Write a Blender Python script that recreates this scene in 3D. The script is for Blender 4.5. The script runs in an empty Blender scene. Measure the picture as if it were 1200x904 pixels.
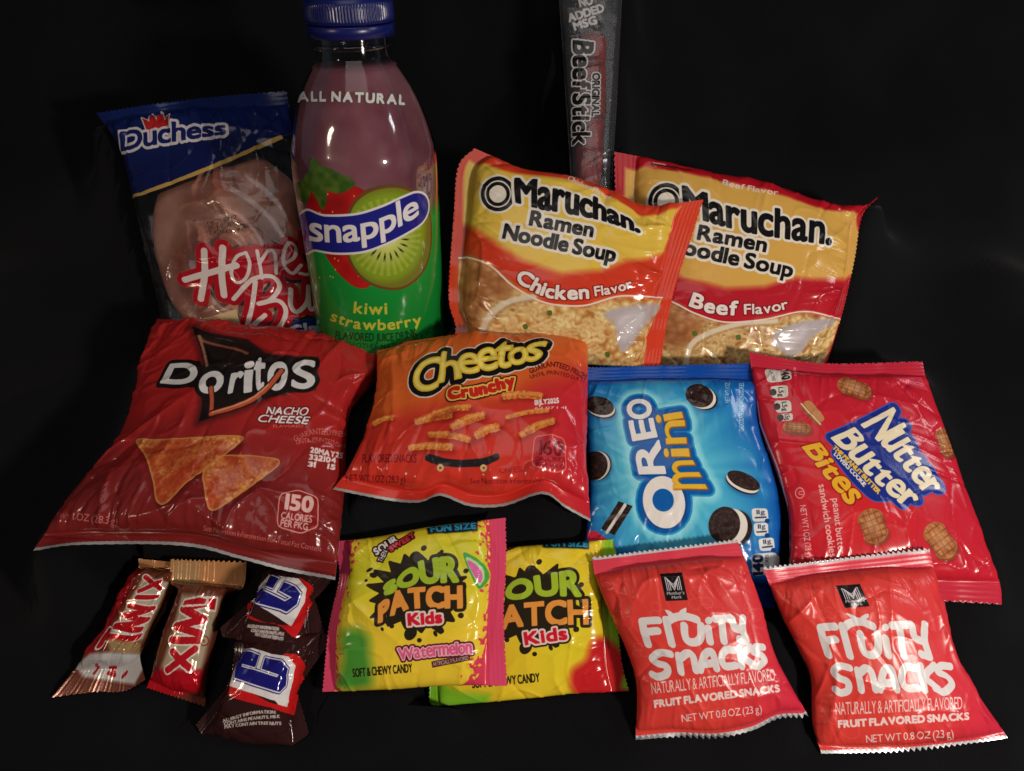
import bpy, bmesh, math, random
import numpy as np
from mathutils import Vector, Matrix

# ------------------------------------------------------------------ camera, world, lamps, exposure
scene = bpy.context.scene
CM = 0.01                                   # all layout below is in centimetres
FPX, PCX, PCY = 950.0, 600.0, 452.0         # lens in photo pixels (photo is 1200 x 904)
PITCH = math.radians(45)
CAM = np.array([0.0, -15.3, 38.4])
FW = np.array([0, math.cos(PITCH), -math.sin(PITCH)])
UP = np.array([0, math.sin(PITCH), math.cos(PITCH)])
RT = np.array([1.0, 0, 0])
cam_data = bpy.data.cameras.new('camera')
cam = bpy.data.objects.new('camera', cam_data)
scene.collection.objects.link(cam)
cam.location = Vector(CAM * CM)
cam.rotation_euler = (math.radians(90) - PITCH, 0, 0)
cam_data.sensor_width = 36.0
cam_data.lens = 36.0 * FPX / 1200.0
cam_data.clip_start = 0.01
cam_data.clip_end = 20
scene.camera = cam

world = bpy.data.worlds.new('World')
scene.world = world
world.use_nodes = True
world.node_tree.nodes['Background'].inputs[0].default_value = (0.35, 0.42, 0.55, 1)
world.node_tree.nodes['Background'].inputs[1].default_value = 0.085

def lamp(name, pos, target, size, power, color, shape='DISK', size_y=None):
    d = bpy.data.lights.new(name, 'AREA')
    d.shape = shape; d.size = size * CM
    if size_y: d.size_y = size_y * CM
    d.energy = power; d.color = color
    o = bpy.data.objects.new(name, d)
    scene.collection.objects.link(o)
    p = Vector(pos) * CM; t = Vector(target) * CM
    o.location = p
    o.rotation_euler = (t - p).to_track_quat('-Z', 'Y').to_euler()
    return o
lamp('room_lamp', (46, -38, 40), (4, 4, 2), 8, 3.5, (1.0, 0.89, 0.79))
lamp('window_light', (66, 4, 56), (0, 10, 4), 8, 0.7, (0.95, 0.97, 1.0), 'RECTANGLE', 16)
lamp('side_lamp', (-52, -26, 50), (-10, 4, 4), 6, 0.7, (1.0, 0.76, 0.56))
lamp('ceiling_bounce', (0, -8, 125), (0, 8, 0), 70, 1.5, (1.0, 0.93, 0.88), 'RECTANGLE', 50)  # added overhead panel, stands in for light bounced off the ceiling

scene.render.engine = 'CYCLES'
scene.cycles.use_denoising = True
scene.cycles.max_bounces = 8
scene.cycles.transparent_max_bounces = 16
scene.cycles.sample_clamp_indirect = 4.0
scene.cycles.caustics_reflective = False
scene.cycles.caustics_refractive = False
scene.view_settings.view_transform = 'Standard'
scene.view_settings.look = 'None'
scene.view_settings.exposure = -0.08
scene.view_settings.gamma = 1.0
scene.view_settings.use_curve_mapping = False

def unproject(x, y, d):
    """photo pixel + depth along the view axis -> point in cm"""
    return CAM + d * (FW + RT * (x - PCX) / FPX - UP * (y - PCY) / FPX)
def project(P):
    r = np.asarray(P, float) - CAM
    d = r @ FW
    return np.stack([PCX + FPX * (r @ RT) / d, PCY - FPX * (r @ UP) / d], -1)

def ground_z(y):
    """height of the black cloth: flat in front, a slope, then a steep back"""
    y = np.asarray(y, float)
    z = 0.34 * np.maximum(y - 0.5, 0) ** 1.0
    b = np.maximum(y - 31.0, 0)
    return z + 0.06 * b ** 2 * (b < 14) + (b >= 14) * (11.76 + 1.7 * (b - 14))

# ------------------------------------------------------------------ objects and tags
def tag(o, label=None, cat=None, group=None, kind=None):
    if label: o['label'] = label
    if cat: o['category'] = cat
    if group: o['group'] = group
    if kind: o['kind'] = kind
    return o
def empty(name, loc):
    o = bpy.data.objects.new(name, None)
    scene.collection.objects.link(o)
    o.location = Vector(loc) * CM
    o.empty_display_size = 0.02
    return o
def mesh_obj(name, verts, faces, mat, parent=None, uvs=None, normals=None, smooth=True):
    """verts in cm, world space; an object under a parent keeps its world place"""
    org = np.array(parent.location) / CM if parent is not None and parent.parent is None else (
        np.array(parent.location + parent.parent.location) / CM if parent is not None else np.mean(verts, 0))
    me = bpy.data.meshes.new(name)
    V = (np.asarray(verts, float) - org) * CM
    me.from_pydata(V.tolist(), [], [list(map(int, f)) for f in faces])
    if smooth:
        me.polygons.foreach_set('use_smooth', np.ones(len(me.polygons), bool))
    if uvs is not None:
        lay = me.uv_layers.new(name='UVMap')
        li = np.empty(len(me.loops), np.int32); me.loops.foreach_get('vertex_index', li)
        lay.data.foreach_set('uv', np.asarray(uvs, np.float32)[li].ravel())
    me.update()
    if normals is not None:
        me.normals_split_custom_set_from_vertices(np.asarray(normals, float).tolist())
    me.materials.append(mat)
    o = bpy.data.objects.new(name, me)
    scene.collection.objects.link(o)
    if parent is not None:
        o.parent = parent
        o.location = (0, 0, 0)
    else:
        o.location = Vector(org) * CM
    return o

# ------------------------------------------------------------------ materials (node based)
def new_mat(name):
    m = bpy.data.materials.new(name); m.use_nodes = True
    nt = m.node_tree
    return m, nt, nt.nodes['Principled BSDF']
def lin(c):
    c = np.asarray(c, float) / 255.0
    return tuple(np.where(c <= 0.04045, c / 12.92, ((c + 0.055) / 1.055) ** 2.4)) + (1.0,)
def noise_bump(nt, bsdf, scale, strength, dist=0.0005, detail=3, extra=None, coords='Object'):
    tc = nt.nodes.new('ShaderNodeTexCoord')
    nz = nt.nodes.new('ShaderNodeTexNoise')
    nz.inputs['Scale'].default_value = scale; nz.inputs['Detail'].default_value = detail
    nt.links.new(tc.outputs[coords], nz.inputs['Vector'])
    h = nz.outputs['Fac']
    if extra is not None:
        a = nt.nodes.new('ShaderNodeMath'); a.operation = 'ADD'
        nt.links.new(h, a.inputs[0]); nt.links.new(extra, a.inputs[1]); h = a.outputs[0]
    b = nt.nodes.new('ShaderNodeBump')
    b.inputs['Strength'].default_value = strength; b.inputs['Distance'].default_value = dist
    nt.links.new(h, b.inputs['Height'])
    nt.links.new(b.outputs['Normal'], bsdf.inputs['Normal'])
    return b
def plain_mat(name, rgb, rough=0.4, metal=0.0, bump=None, spec=0.5, sheen=0, coat=0):
    m, nt, b = new_mat(name)
    b.inputs['Base Color'].default_value = lin(rgb)
    b.inputs['Roughness'].default_value = rough; b.inputs['Metallic'].default_value = metal
    b.inputs['Specular IOR Level'].default_value = spec
    if sheen: b.inputs['Sheen Weight'].default_value = sheen
    if coat: b.inputs['Coat Weight'].default_value = coat; b.inputs['Coat Roughness'].default_value = 0.1
    if bump: noise_bump(nt, b, *bump)
    return m
def print_mat(name, canvas, rough=0.3, ridges=None, bump=(220, 0.25), alpha=False, film=0.025, metal=0.0, spec=0.5, haze=0.0, ior=1.35):
    """printed film: the drawing made by the Canvas below, with fine crinkle and seal ridges"""
    m, nt, b = new_mat(name)
    tx = nt.nodes.new('ShaderNodeTexImage'); tx.image = canvas.image(); tx.extension = 'EXTEND'
    nt.links.new(tx.outputs['Color'], b.inputs['Base Color'])
    b.inputs['Roughness'].default_value = rough; b.inputs['Metallic'].default_value = metal
    b.inputs['Specular IOR Level'].default_value = spec
    extra = None
    if ridges:                               # ridges = (axis, count over the whole sheet, amount)
        uv = nt.nodes.new('ShaderNodeTexCoord'); sp = nt.nodes.new('ShaderNodeSeparateXYZ')
        nt.links.new(uv.outputs['UV'], sp.inputs[0])
        mu = nt.nodes.new('ShaderNodeMath'); mu.operation = 'MULTIPLY'; mu.inputs[1].default_value = ridges[1] * 2 * math.pi
        nt.links.new(sp.outputs[ridges[0]], mu.inputs[0])
        sn = nt.nodes.new('ShaderNodeMath'); sn.operation = 'SINE'; nt.links.new(mu.outputs[0], sn.inputs[0])
        am = nt.nodes.new('ShaderNodeMath'); am.operation = 'MULTIPLY'; am.inputs[1].default_value = ridges[2]
        nt.links.new(sn.outputs[0], am.inputs[0]); extra = am.outputs[0]
    noise_bump(nt, b, bump[0], bump[1], 0.0005, 4, extra)
    if alpha:
        # clear film: print where the drawing has ink, elsewhere a thin glossy transparent sheet
        out = nt.nodes['Material Output']
        tr = nt.nodes.new('ShaderNodeBsdfTransparent')
        gl = nt.nodes.new('ShaderNodeBsdfGlossy'); gl.inputs['Roughness'].default_value = rough
        fr = nt.nodes.new('ShaderNodeFresnel'); fr.inputs['IOR'].default_value = ior
        ad = nt.nodes.new('ShaderNodeMath'); ad.operation = 'ADD'; ad.inputs[1].default_value = film
        nt.links.new(fr.outputs[0], ad.inputs[0])
        nt.links.new(b.inputs['Normal'].links[0].from_socket, gl.inputs['Normal'])
        mx = nt.nodes.new('ShaderNodeMixShader')
        nt.links.new(ad.outputs[0], mx.inputs[0]); nt.links.new(tr.outputs[0], mx.inputs[1]); nt.links.new(gl.outputs[0], mx.inputs[2])
        m2 = nt.nodes.new('ShaderNodeMixShader')
        if haze:                              # slightly milky film
            df = nt.nodes.new('ShaderNodeBsdfDiffuse'); df.inputs[0].default_value = (0.5, 0.52, 0.56, 1)
            mh = nt.nodes.new('ShaderNodeMixShader'); mh.inputs[0].default_value = haze
            nt.links.new(mx.outputs[0], mh.inputs[1]); nt.links.new(df.outputs[0], mh.inputs[2]); mx = mh
        nt.links.new(tx.outputs['Alpha'], m2.inputs[0]); nt.links.new(mx.outputs[0], m2.inputs[1]); nt.links.new(b.outputs[0], m2.inputs[2])
        nt.links.new(m2.outputs[0], out.inputs['Surface'])
    return m

# ------------------------------------------------------------------ print drawing (distance fields on a numpy canvas)
_glyphs = {}
_tc = bpy.data.curves.new('glyph_source', 'FONT')
_to = bpy.data.objects.new('glyph_source', _tc)
def glyph(ch):
    """outline loops of one character of the built-in font (cap height 1) and its width"""
    if ch in _glyphs: return _glyphs[ch]
    _tc.body = ch; _tc.size = 1.0
    scene.collection.objects.link(_to)
    dg = bpy.context.evaluated_depsgraph_get(); dg.update()
    cu = _to.evaluated_get(dg).to_curve(dg)
    loops = []
    for s in cu.splines:
        pts = []
        bp = s.bezier_points; n = len(bp)
        for i in range(n):
            a, b = bp[i], bp[(i + 1) % n]
            p0, p1, p2, p3 = (np.array(q[:2]) for q in (a.co, a.handle_right, b.handle_left, b.co))
            straight = abs(np.cross(p3 - p0, p1 - p0)) < 1e-5 and abs(np.cross(p3 - p0, p2 - p0)) < 1e-5
            for t in ((0,) if straight else np.linspace(0, 1, 7)[:-1]):
                pts.append((1-t)**3*p0 + 3*(1-t)**2*t*p1 + 3*(1-t)*t*t*p2 + t**3*p3)
        if len(pts) > 2: loops.append(np.array(pts))
    _to.to_curve_clear()
    scene.collection.objects.unlink(_to)
    _glyphs[ch] = loops
    return loops
_cap = None
def text_loops(s, gap=0.1, space=0.3, xup=None):
    global _cap
    if _cap is None:
        g = np.concatenate(glyph('H')); _cap = g[:, 1].max() - g[:, 1].min()
    x = 0; out = []
    for i, ch in enumerate(s):
        if ch == ' ': x += space; continue
        L = glyph(ch)
        if not L: continue
        A = np.concatenate(L) / _cap
        lo, hi = A[:, 0].min(), A[:, 0].max()
        for l in L:
            q = l / _cap
            if xup and ch not in 'itfjl':                # taller small letters, as in logo lettering
                xh = 0.66
                q = np.stack([q[:, 0], np.where(q[:, 1] < xh, q[:, 1] * xup / xh, xup + (q[:, 1] - xh) * (1 - xup) / (1 - xh))], 1)
            out.append(np.stack([q[:, 0] - lo + x, q[:, 1]], 1))
        x += hi - lo + gap
    W = x - gap
    return [np.stack([q[:, 0] / W, q[:, 1]], 1) for q in out], W

def resample(pts, n):
    pts = np.asarray(pts, float)
    d = np.r_[0, np.cumsum(np.linalg.norm(np.diff(pts, axis=0), axis=1))]
    t = np.linspace(0, d[-1], n)
    return np.stack([np.interp(t, d, pts[:, 0]), np.interp(t, d, pts[:, 1])], 1)
def smooth_line(pts, closed=False, k=10):
    """Catmull-Rom through the given points"""
    p = np.asarray(pts, float); n = len(p)
    if n < 3: return p
    if closed: q = np.concatenate([p[-1:], p, p[:2]])
    else: q = np.concatenate([2 * p[:1] - p[1:2], p, 2 * p[-1:] - p[-2:-1]])
    t = np.linspace(0, 1, k, endpoint=False)[:, None]
    out = []
    for i in range(1, len(q) - 2):
        a, b, c, d = q[i-1], q[i], q[i+1], q[i+2]
        out.append(0.5 * (2*b + (c-a)*t + (2*a-5*b+4*c-d)*t*t + (3*b-a-3*c+d)*t**3))
    if not closed: out.append(p[-1:])
    return np.concatenate(out)
def vnoise(X, Y, scale, seed=0, octaves=3):
    out = 0; amp = 1; tot = 0
    for o in range(octaves):
        rs = np.random.RandomState(seed + o * 17)
        T = rs.rand(64, 64).astype(np.float32)
        x = X * scale * 2**o + 31.7; y = Y * scale * 2**o + 11.3
        xi = np.floor(x).astype(int); yi = np.floor(y).astype(int); fx = x - xi; fy = y - yi
        fx = fx*fx*(3-2*fx); fy = fy*fy*(3-2*fy)
        g = lambda a, b: T[(yi + b) % 64, (xi + a) % 64]
        out = out + amp * ((g(0,0)*(1-fx) + g(1,0)*fx)*(1-fy) + (g(0,1)*(1-fx) + g(1,1)*fx)*fy)
        tot += amp; amp *= 0.5
    return out / tot
def cells(X, Y, scale, seed=0):
    """distance to the nearest scattered point and that point's random value"""
    x = X * scale; y = Y * scale
    xi = np.floor(x).astype(int); yi = np.floor(y).astype(int)
    rs = np.random.RandomState(seed); T = rs.rand(64, 64, 3).astype(np.float32)
    best = np.full(x.shape, 9.0); val = np.zeros(x.shape)
    for a in (-1, 0, 1):
        for b in (-1, 0, 1):
            t = T[(yi + b) % 64, (xi + a) % 64]
            d = (xi + a + t[..., 0] - x)**2 + (yi + b + t[..., 1] - y)**2
            m = d < best
            best = np.where(m, d, best); val = np.where(m, t[..., 2], val)
    return np.sqrt(best), val

class Canvas:
    """a W x H cm sheet; all shapes are given in photo pixels and turned into sheet cm by self.inv"""
    def __init__(self, name, W, H, inv, bg, ppc=56, kpx=None):
        self.name, self.W, self.H, self.inv, self.ppc = name, W, H, inv, ppc
        self.nx, self.ny = int(W * ppc), int(H * ppc)
        self.rgb = np.empty((self.ny, self.nx, 3), np.float32); self.rgb[:] = np.asarray(bg[:3], float) / 255
        self.a = np.full((self.ny, self.nx), 1.0 if len(bg) == 3 else bg[3], np.float32)
        self.k = kpx if kpx else 1 / 21.0           # cm per photo pixel
        self._img = None
    def image(self):
        if self._img is None:
            im = bpy.data.images.new(self.name, self.nx, self.ny, alpha=True)
            px = np.concatenate([np.clip(self.rgb, 0, 1), self.a[..., None]], -1).astype(np.float32)
            im.alpha_mode = 'CHANNEL_PACKED'
            im.pixels.foreach_set(px.ravel()); im.update(); im.pack()
            self._img = im
        return self._img
    def field(self, loops, closed, m):
        """signed distance in cm to the loops (cm) in a window; m = largest distance needed"""
        A = np.concatenate(loops)
        p = self.ppc
        x0 = max(int((A[:, 0].min() - m) * p) - 2, 0); x1 = min(int((A[:, 0].max() + m) * p) + 3, self.nx)
        y0 = max(int((A[:, 1].min() - m) * p) - 2, 0); y1 = min(int((A[:, 1].max() + m) * p) + 3, self.ny)
        if x1 <= x0 or y1 <= y0: return None
        D = np.full((y1 - y0, x1 - x0), m * p + 2, np.float32)
        flips = np.zeros((y1 - y0, x1 - x0 + 1), np.int32)
        M = m * p + 1.5
        for L in loops:
            q = L * p - np.array([x0 + 0.5, y0 + 0.5])
            Q = np.concatenate([q, q[:1]]) if closed else q
            for (ax, ay), (bx, by) in zip(Q[:-1], Q[1:]):
                i0 = max(int(min(ax, bx) - M), 0); i1 = min(int(max(ax, bx) + M) + 2, D.shape[1])
                j0 = max(int(min(ay, by) - M), 0); j1 = min(int(max(ay, by) + M) + 2, D.shape[0])
                if i1 > i0 and j1 > j0:
                    X = np.arange(i0, i1, dtype=np.float32)[None, :] - ax; Y = np.arange(j0, j1, dtype=np.float32)[:, None] - ay
                    dx, dy = bx - ax, by - ay; ll = dx*dx + dy*dy
                    t = np.clip((X * dx + Y * dy) / ll, 0, 1) if ll > 1e-9 else 0
                    d = np.hypot(X - t * dx, Y - t * dy)
                    np.minimum(D[j0:j1, i0:i1], d, out=D[j0:j1, i0:i1])
                if closed and ay != by:
                    lo, hi = (ay, by) if ay < by else (by, ay)
                    r = np.arange(max(math.ceil(lo), 0), min(math.ceil(hi), D.shape[0]))
                    if len(r):
                        xs = ax + (r - ay) * (bx - ax) / (by - ay)
                        c = np.clip(np.ceil(xs).astype(int), 0, D.shape[1])
                        np.add.at(flips, (r, c), 1)
        if closed:
            ins = (np.cumsum(flips[:, :-1], axis=1) % 2) == 1
            D = np.where(ins, -D, D)
        return D / p, (y0, y1, x0, x1)
    def put(self, cov, win, color, alpha=1.0, ink=True):
        y0, y1, x0, x1 = win
        cov = cov * alpha
        if callable(color):
            X, Y = np.meshgrid((np.arange(x0, x1) + .5) / self.ppc, (np.arange(y0, y1) + .5) / self.ppc)
            color = np.asarray(color(X, Y), np.float32) / 255
        else: color = np.asarray(color, np.float32) / 255
        c = cov[..., None]
        self.rgb[y0:y1, x0:x1] = self.rgb[y0:y1, x0:x1] * (1 - c) + color * c
        if ink: self.a[y0:y1, x0:x1] = np.maximum(self.a[y0:y1, x0:x1] * (1 - cov), 0) + cov
    def draw(self, loops_px, layers, closed=True, uv=False, sq=0.0):
        """layers: list of (grow in photo px, colour, alpha, softness px), painted in order"""
        loops = [np.asarray(l, float) for l in loops_px]
        if not uv: loops = [self.inv(l) for l in loops]
        layers = [tuple(l) + (1.0, 0.0)[len(l) - 2:] for l in layers]
        m = (max(abs(l[0]) + l[3] for l in layers) + sq) * self.k + 0.02
        f = self.field(loops, closed, m)
        if f is None: return
        D, win = f
        if sq:                                           # grow with square corners, as heavy type has
            for axis in (0, 1):
                r = sq * self.k * self.ppc; n = max(int(math.ceil(r)), 1); E = D
                for i in range(1, n + 1):
                    st = min(r, i) / self.ppc
                    for sg in (-1, 1):
                        S = np.full_like(D, 9.0)
                        sl = [slice(None)] * 2; sr = [slice(None)] * 2
                        sl[axis] = slice(i, None) if sg > 0 else slice(None, -i); sr[axis] = slice(None, -i) if sg > 0 else slice(i, None)
                        if D.shape[axis] <= i: continue
                        S[tuple(sl)] = D[tuple(sr)]
                        E = np.minimum(E, S + (i - min(r, i)) / self.ppc)
                D = E
        for g, col, al, soft in layers:
            s = max(soft * self.k, 0.9 / self.ppc)
            self.put(np.clip(0.5 - (D - g * self.k) / s, 0, 1), win, col, al)
    def poly(self, pts, color, alpha=1.0, soft=0.0, smooth=False, grow=0, under=()):
        p = smooth_line(pts, True) if smooth else np.asarray(pts, float)
        if len(p) < 9 and not smooth:            # long straight sides follow the sheet
            q = np.concatenate([p, p[:1]]); p = np.concatenate([np.linspace(a, b, 8, endpoint=False) for a, b in zip(q[:-1], q[1:])])
        self.draw([p], list(under) + [(grow, color, alpha, soft)])
    def stroke(self, pts, width, color, alpha=1.0, soft=0.0, smooth=True, under=()):
        p = smooth_line(pts) if smooth else np.asarray(pts, float)
        self.draw([p], [(w + width / 2, c) for w, c in under] + [(width / 2, color, alpha, soft)], closed=False)
    def strokes(self, lines, width, color, under=(), smooth=True):
        L = [smooth_line(p) if smooth else np.asarray(p, float) for p in lines]
        self.draw(L, [(w + width / 2, c) for w, c in under] + [(width / 2, color)], closed=False)
    def ellipse(self, cx, cy, rx, ry, color, ang=0, alpha=1.0, soft=0.0, under=()):
        t = np.linspace(0, 2 * math.pi, 40, endpoint=False); a = math.radians(ang)
        x, y = rx * np.cos(t), ry * np.sin(t)
        self.draw([np.stack([cx + x * math.cos(a) - y * math.sin(a), cy + x * math.sin(a) + y * math.cos(a)], 1)],
                  list(under) + [(0, color, alpha, soft)])
    def text(self, s, base, h, color, bold=0.0, under=(), alpha=1.0, gap=0.1, slant=0.0, top=None, soft=0.0, space=0.3, xup=None, rnd=None):
        """s along the pixel polyline base; h = cap height in px, or top = polyline of the cap line"""
        b = resample(smooth_line(base), 80)
        hh = h if top is None else np.mean(np.linalg.norm(resample(smooth_line(top), 80) - b, axis=1))
        L, W = text_loops(s, gap + 1.1 * max(bold, 0) / max(hh, 1), space, xup)
        if top is None:
            tan = np.gradient(b, axis=0); tan /= np.linalg.norm(tan, axis=1)[:, None]
            tp = b + np.stack([tan[:, 1], -tan[:, 0]], 1) * h
        else: tp = resample(smooth_line(top), 80)
        s_ = np.linspace(0, 1, 80)
        out = []
        for l in L:
            n = len(l)
            t = l[:, 1]; x = l[:, 0] + slant * t
            B = np.stack([np.interp(x, s_, b[:, 0]), np.interp(x, s_, b[:, 1])], 1)
            for e, (c0, c1) in ((0, (b[0], b[1])), (1, (b[-1], b[-2]))):   # run on past the ends
                ex = x < 0 if e == 0 else x > 1
                if ex.any():
                    k = (x[ex] if e == 0 else 1 - x[ex]) * 79
                    B[ex] = c0 + (c1 - c0) * k[:, None]
            T = np.stack([np.interp(x, s_, tp[:, 0]), np.interp(x, s_, tp[:, 1])], 1)
            T0 = np.stack([np.interp(x, s_, b[:, 0]), np.interp(x, s_, b[:, 1])], 1)
            out.append(B + (T - T0) * t[:, None])
        if rnd is None: rnd = bool(xup) or bold > 1.7
        if rnd or bold <= 0: self.draw(out, [(w + bold, c) for w, c in under] + [(bold, color, alpha, soft)])
        else: self.draw(out, list(under) + [(0, color, alpha, soft)], sq=bold * 0.85)
    def wash(self, fn, alpha_fn):
        """whole-sheet colour change: fn, alpha_fn of photo-independent sheet cm"""
        X, Y = np.meshgrid((np.arange(self.nx) + .5) / self.ppc, (np.arange(self.ny) + .5) / self.ppc)
        a = np.clip(alpha_fn(X, Y), 0, 1)[..., None]
        self.rgb = (self.rgb * (1 - a) + np.asarray(fn(X, Y), np.float32) / 255 * a).astype(np.float32)

def mix(c1, c2, f):
    f = np.clip(np.asarray(f), 0, 1)[..., None]
    return np.asarray(c1, float) * (1 - f) + np.asarray(c2, float) * f
# ------------------------------------------------------------------ wrapped bags: a small sheet simulation
def _proj(A, B, rest, k, wa=0.5, wb=0.5, push=True):
    d = B - A
    l = np.sqrt((d * d).sum(-1)) + 1e-9
    c = (l - rest)
    if not push: c = np.maximum(c, 0) + np.minimum(c, 0) * 0.05
    d *= (k * c / l)[..., None]
    A += d * wa; B -= d * wb
def _relax(x, dx, dy, bend):
    dg = math.hypot(dx, dy)
    for s in (0, 1):
        _proj(x[:, s:-1:2][:, :x[:, s+1::2].shape[1]], x[:, s+1::2], dx, 1.0)
        _proj(x[s:-1:2][:x[s+1::2].shape[0]], x[s+1::2], dy, 1.0)
    for s in (0, 1):
        n = x[s+1::2].shape[0]
        a = x[s:-1:2][:n]; b = x[s+1::2]
        _proj(a[:, :-1], b[:, 1:], dg, 0.5)
        _proj(a[:, 1:], b[:, :-1], dg, 0.5)
    if bend > 0:
        for s in range(4):
            a = x[:, s::4]; b = x[:, s+2::4]; n = min(a.shape[1], b.shape[1])
            _proj(a[:, :n], b[:, :n], 2 * dx, bend)
            a = x[s::4]; b = x[s+2::4]; n = min(a.shape[0], b.shape[0])
            _proj(a[:n], b[:n], 2 * dy, bend)
def _normals(x):
    gx = np.gradient(x, axis=1); gy = np.gradient(x, axis=0)
    n = np.cross(gx, gy)
    return n / (np.linalg.norm(n, axis=-1, keepdims=True) + 1e-9)
def inflate(W, H, cell, seal0, seal1, press, thick, seed, steps=60, content=None, bend=0.05, contract=0.0):
    """front sheet of a pillow bag, W x H cm, seals along v=0 (seal0 cm deep) and v=H (seal1)"""
    rs = np.random.RandomState(seed)
    nu, nv = max(int(W / cell / 2), 8), max(int(H / cell / 2), 8)
    U, V = np.meshgrid(np.linspace(0, W, nu + 1), np.linspace(0, H, nv + 1))
    x = np.stack([U, V, 0.15 * np.sin(math.pi * U / W) * np.sin(math.pi * V / H)], -1)
    x[..., 2] += 0.04 * rs.rand(*U.shape)
    for level in range(2):
        if level == 1:
            x = upsample(x); U = upsample(U[..., None])[..., 0]; V = upsample(V[..., None])[..., 0]
        dx, dy = U[0, 1] - U[0, 0], V[1, 0] - V[0, 0]
        seal = (V < seal0) | (V > H - seal1)
        vel = np.zeros_like(x)
        ns, it = (steps, 5) if level == 0 else (steps // 3, 5)
        side = np.zeros(U.shape, bool); side[:, 0] = side[:, -1] = True
        top = thick * 0.5
        lim = top * 1.2 * np.clip(4 * U / W * (1 - U / W), 0, 1) ** 0.5 * np.clip(4 * V / H * (1 - V / H), 0, 1) ** 0.4
        for st in range(ns):
            old = x.copy()
            x += vel * 0.9
            n = _normals(x)
            p = press * dx * np.clip((lim - x[..., 2]) / (0.3 * top), -0.5 if content is None else 0, 1) * (~seal)
            x += n * p[..., None]
            for _ in range(it):
                _relax(x, dx, dy, bend)
                x[side, 2] = 0
                x[..., 2] = np.where(seal, x[..., 2] * 0.6, np.maximum(x[..., 2], 0.0))
                if content is not None:
                    x[..., 2] = np.where(seal, x[..., 2], np.maximum(x[..., 2], content(x[..., 0] / W, x[..., 1] / H)))
            vel = np.clip(x - old, -0.1, 0.1)
    return x, U, V
def upsample(x):
    """twice the resolution, cubic"""
    def up(a):
        n = a.shape[0]
        e = np.concatenate([2 * a[:1] - a[1:2], a, 2 * a[-1:] - a[-2:-1]])
        mid = (-e[:-3] + 9 * e[1:-2] + 9 * e[2:-1] - e[3:]) / 16
        o = np.empty((2 * n - 1,) + a.shape[1:], a.dtype); o[0::2] = a; o[1::2] = mid
        return o
    return np.swapaxes(up(np.swapaxes(up(x), 0, 1)), 0, 1)
def homography(src, dst):
    A = []
    for (x, y), (u, v) in zip(src, dst):
        A.append([x, y, 1, 0, 0, 0, -u*x, -u*y, -u]); A.append([0, 0, 0, x, y, 1, -v*x, -v*y, -v])
    return np.linalg.svd(np.array(A, float))[2][-1].reshape(3, 3)
def apply_h(Hm, p):
    q = np.concatenate([p, np.ones(p.shape[:-1] + (1,))], -1) @ Hm.T
    return q[..., :2] / q[..., 2:]
def grid_faces(nu, nv, off=0, flip=False):
    i, j = np.meshgrid(np.arange(nu), np.arange(nv))
    a = (j * (nu + 1) + i + off).ravel(); b = a + 1; c = b + nu + 1; d = a + nu + 1
    return np.stack([a, d, c, b] if flip else [a, b, c, d], 1)
def tri_wave(t):
    return 2 * np.abs(t - np.floor(t + 0.5))

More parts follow.
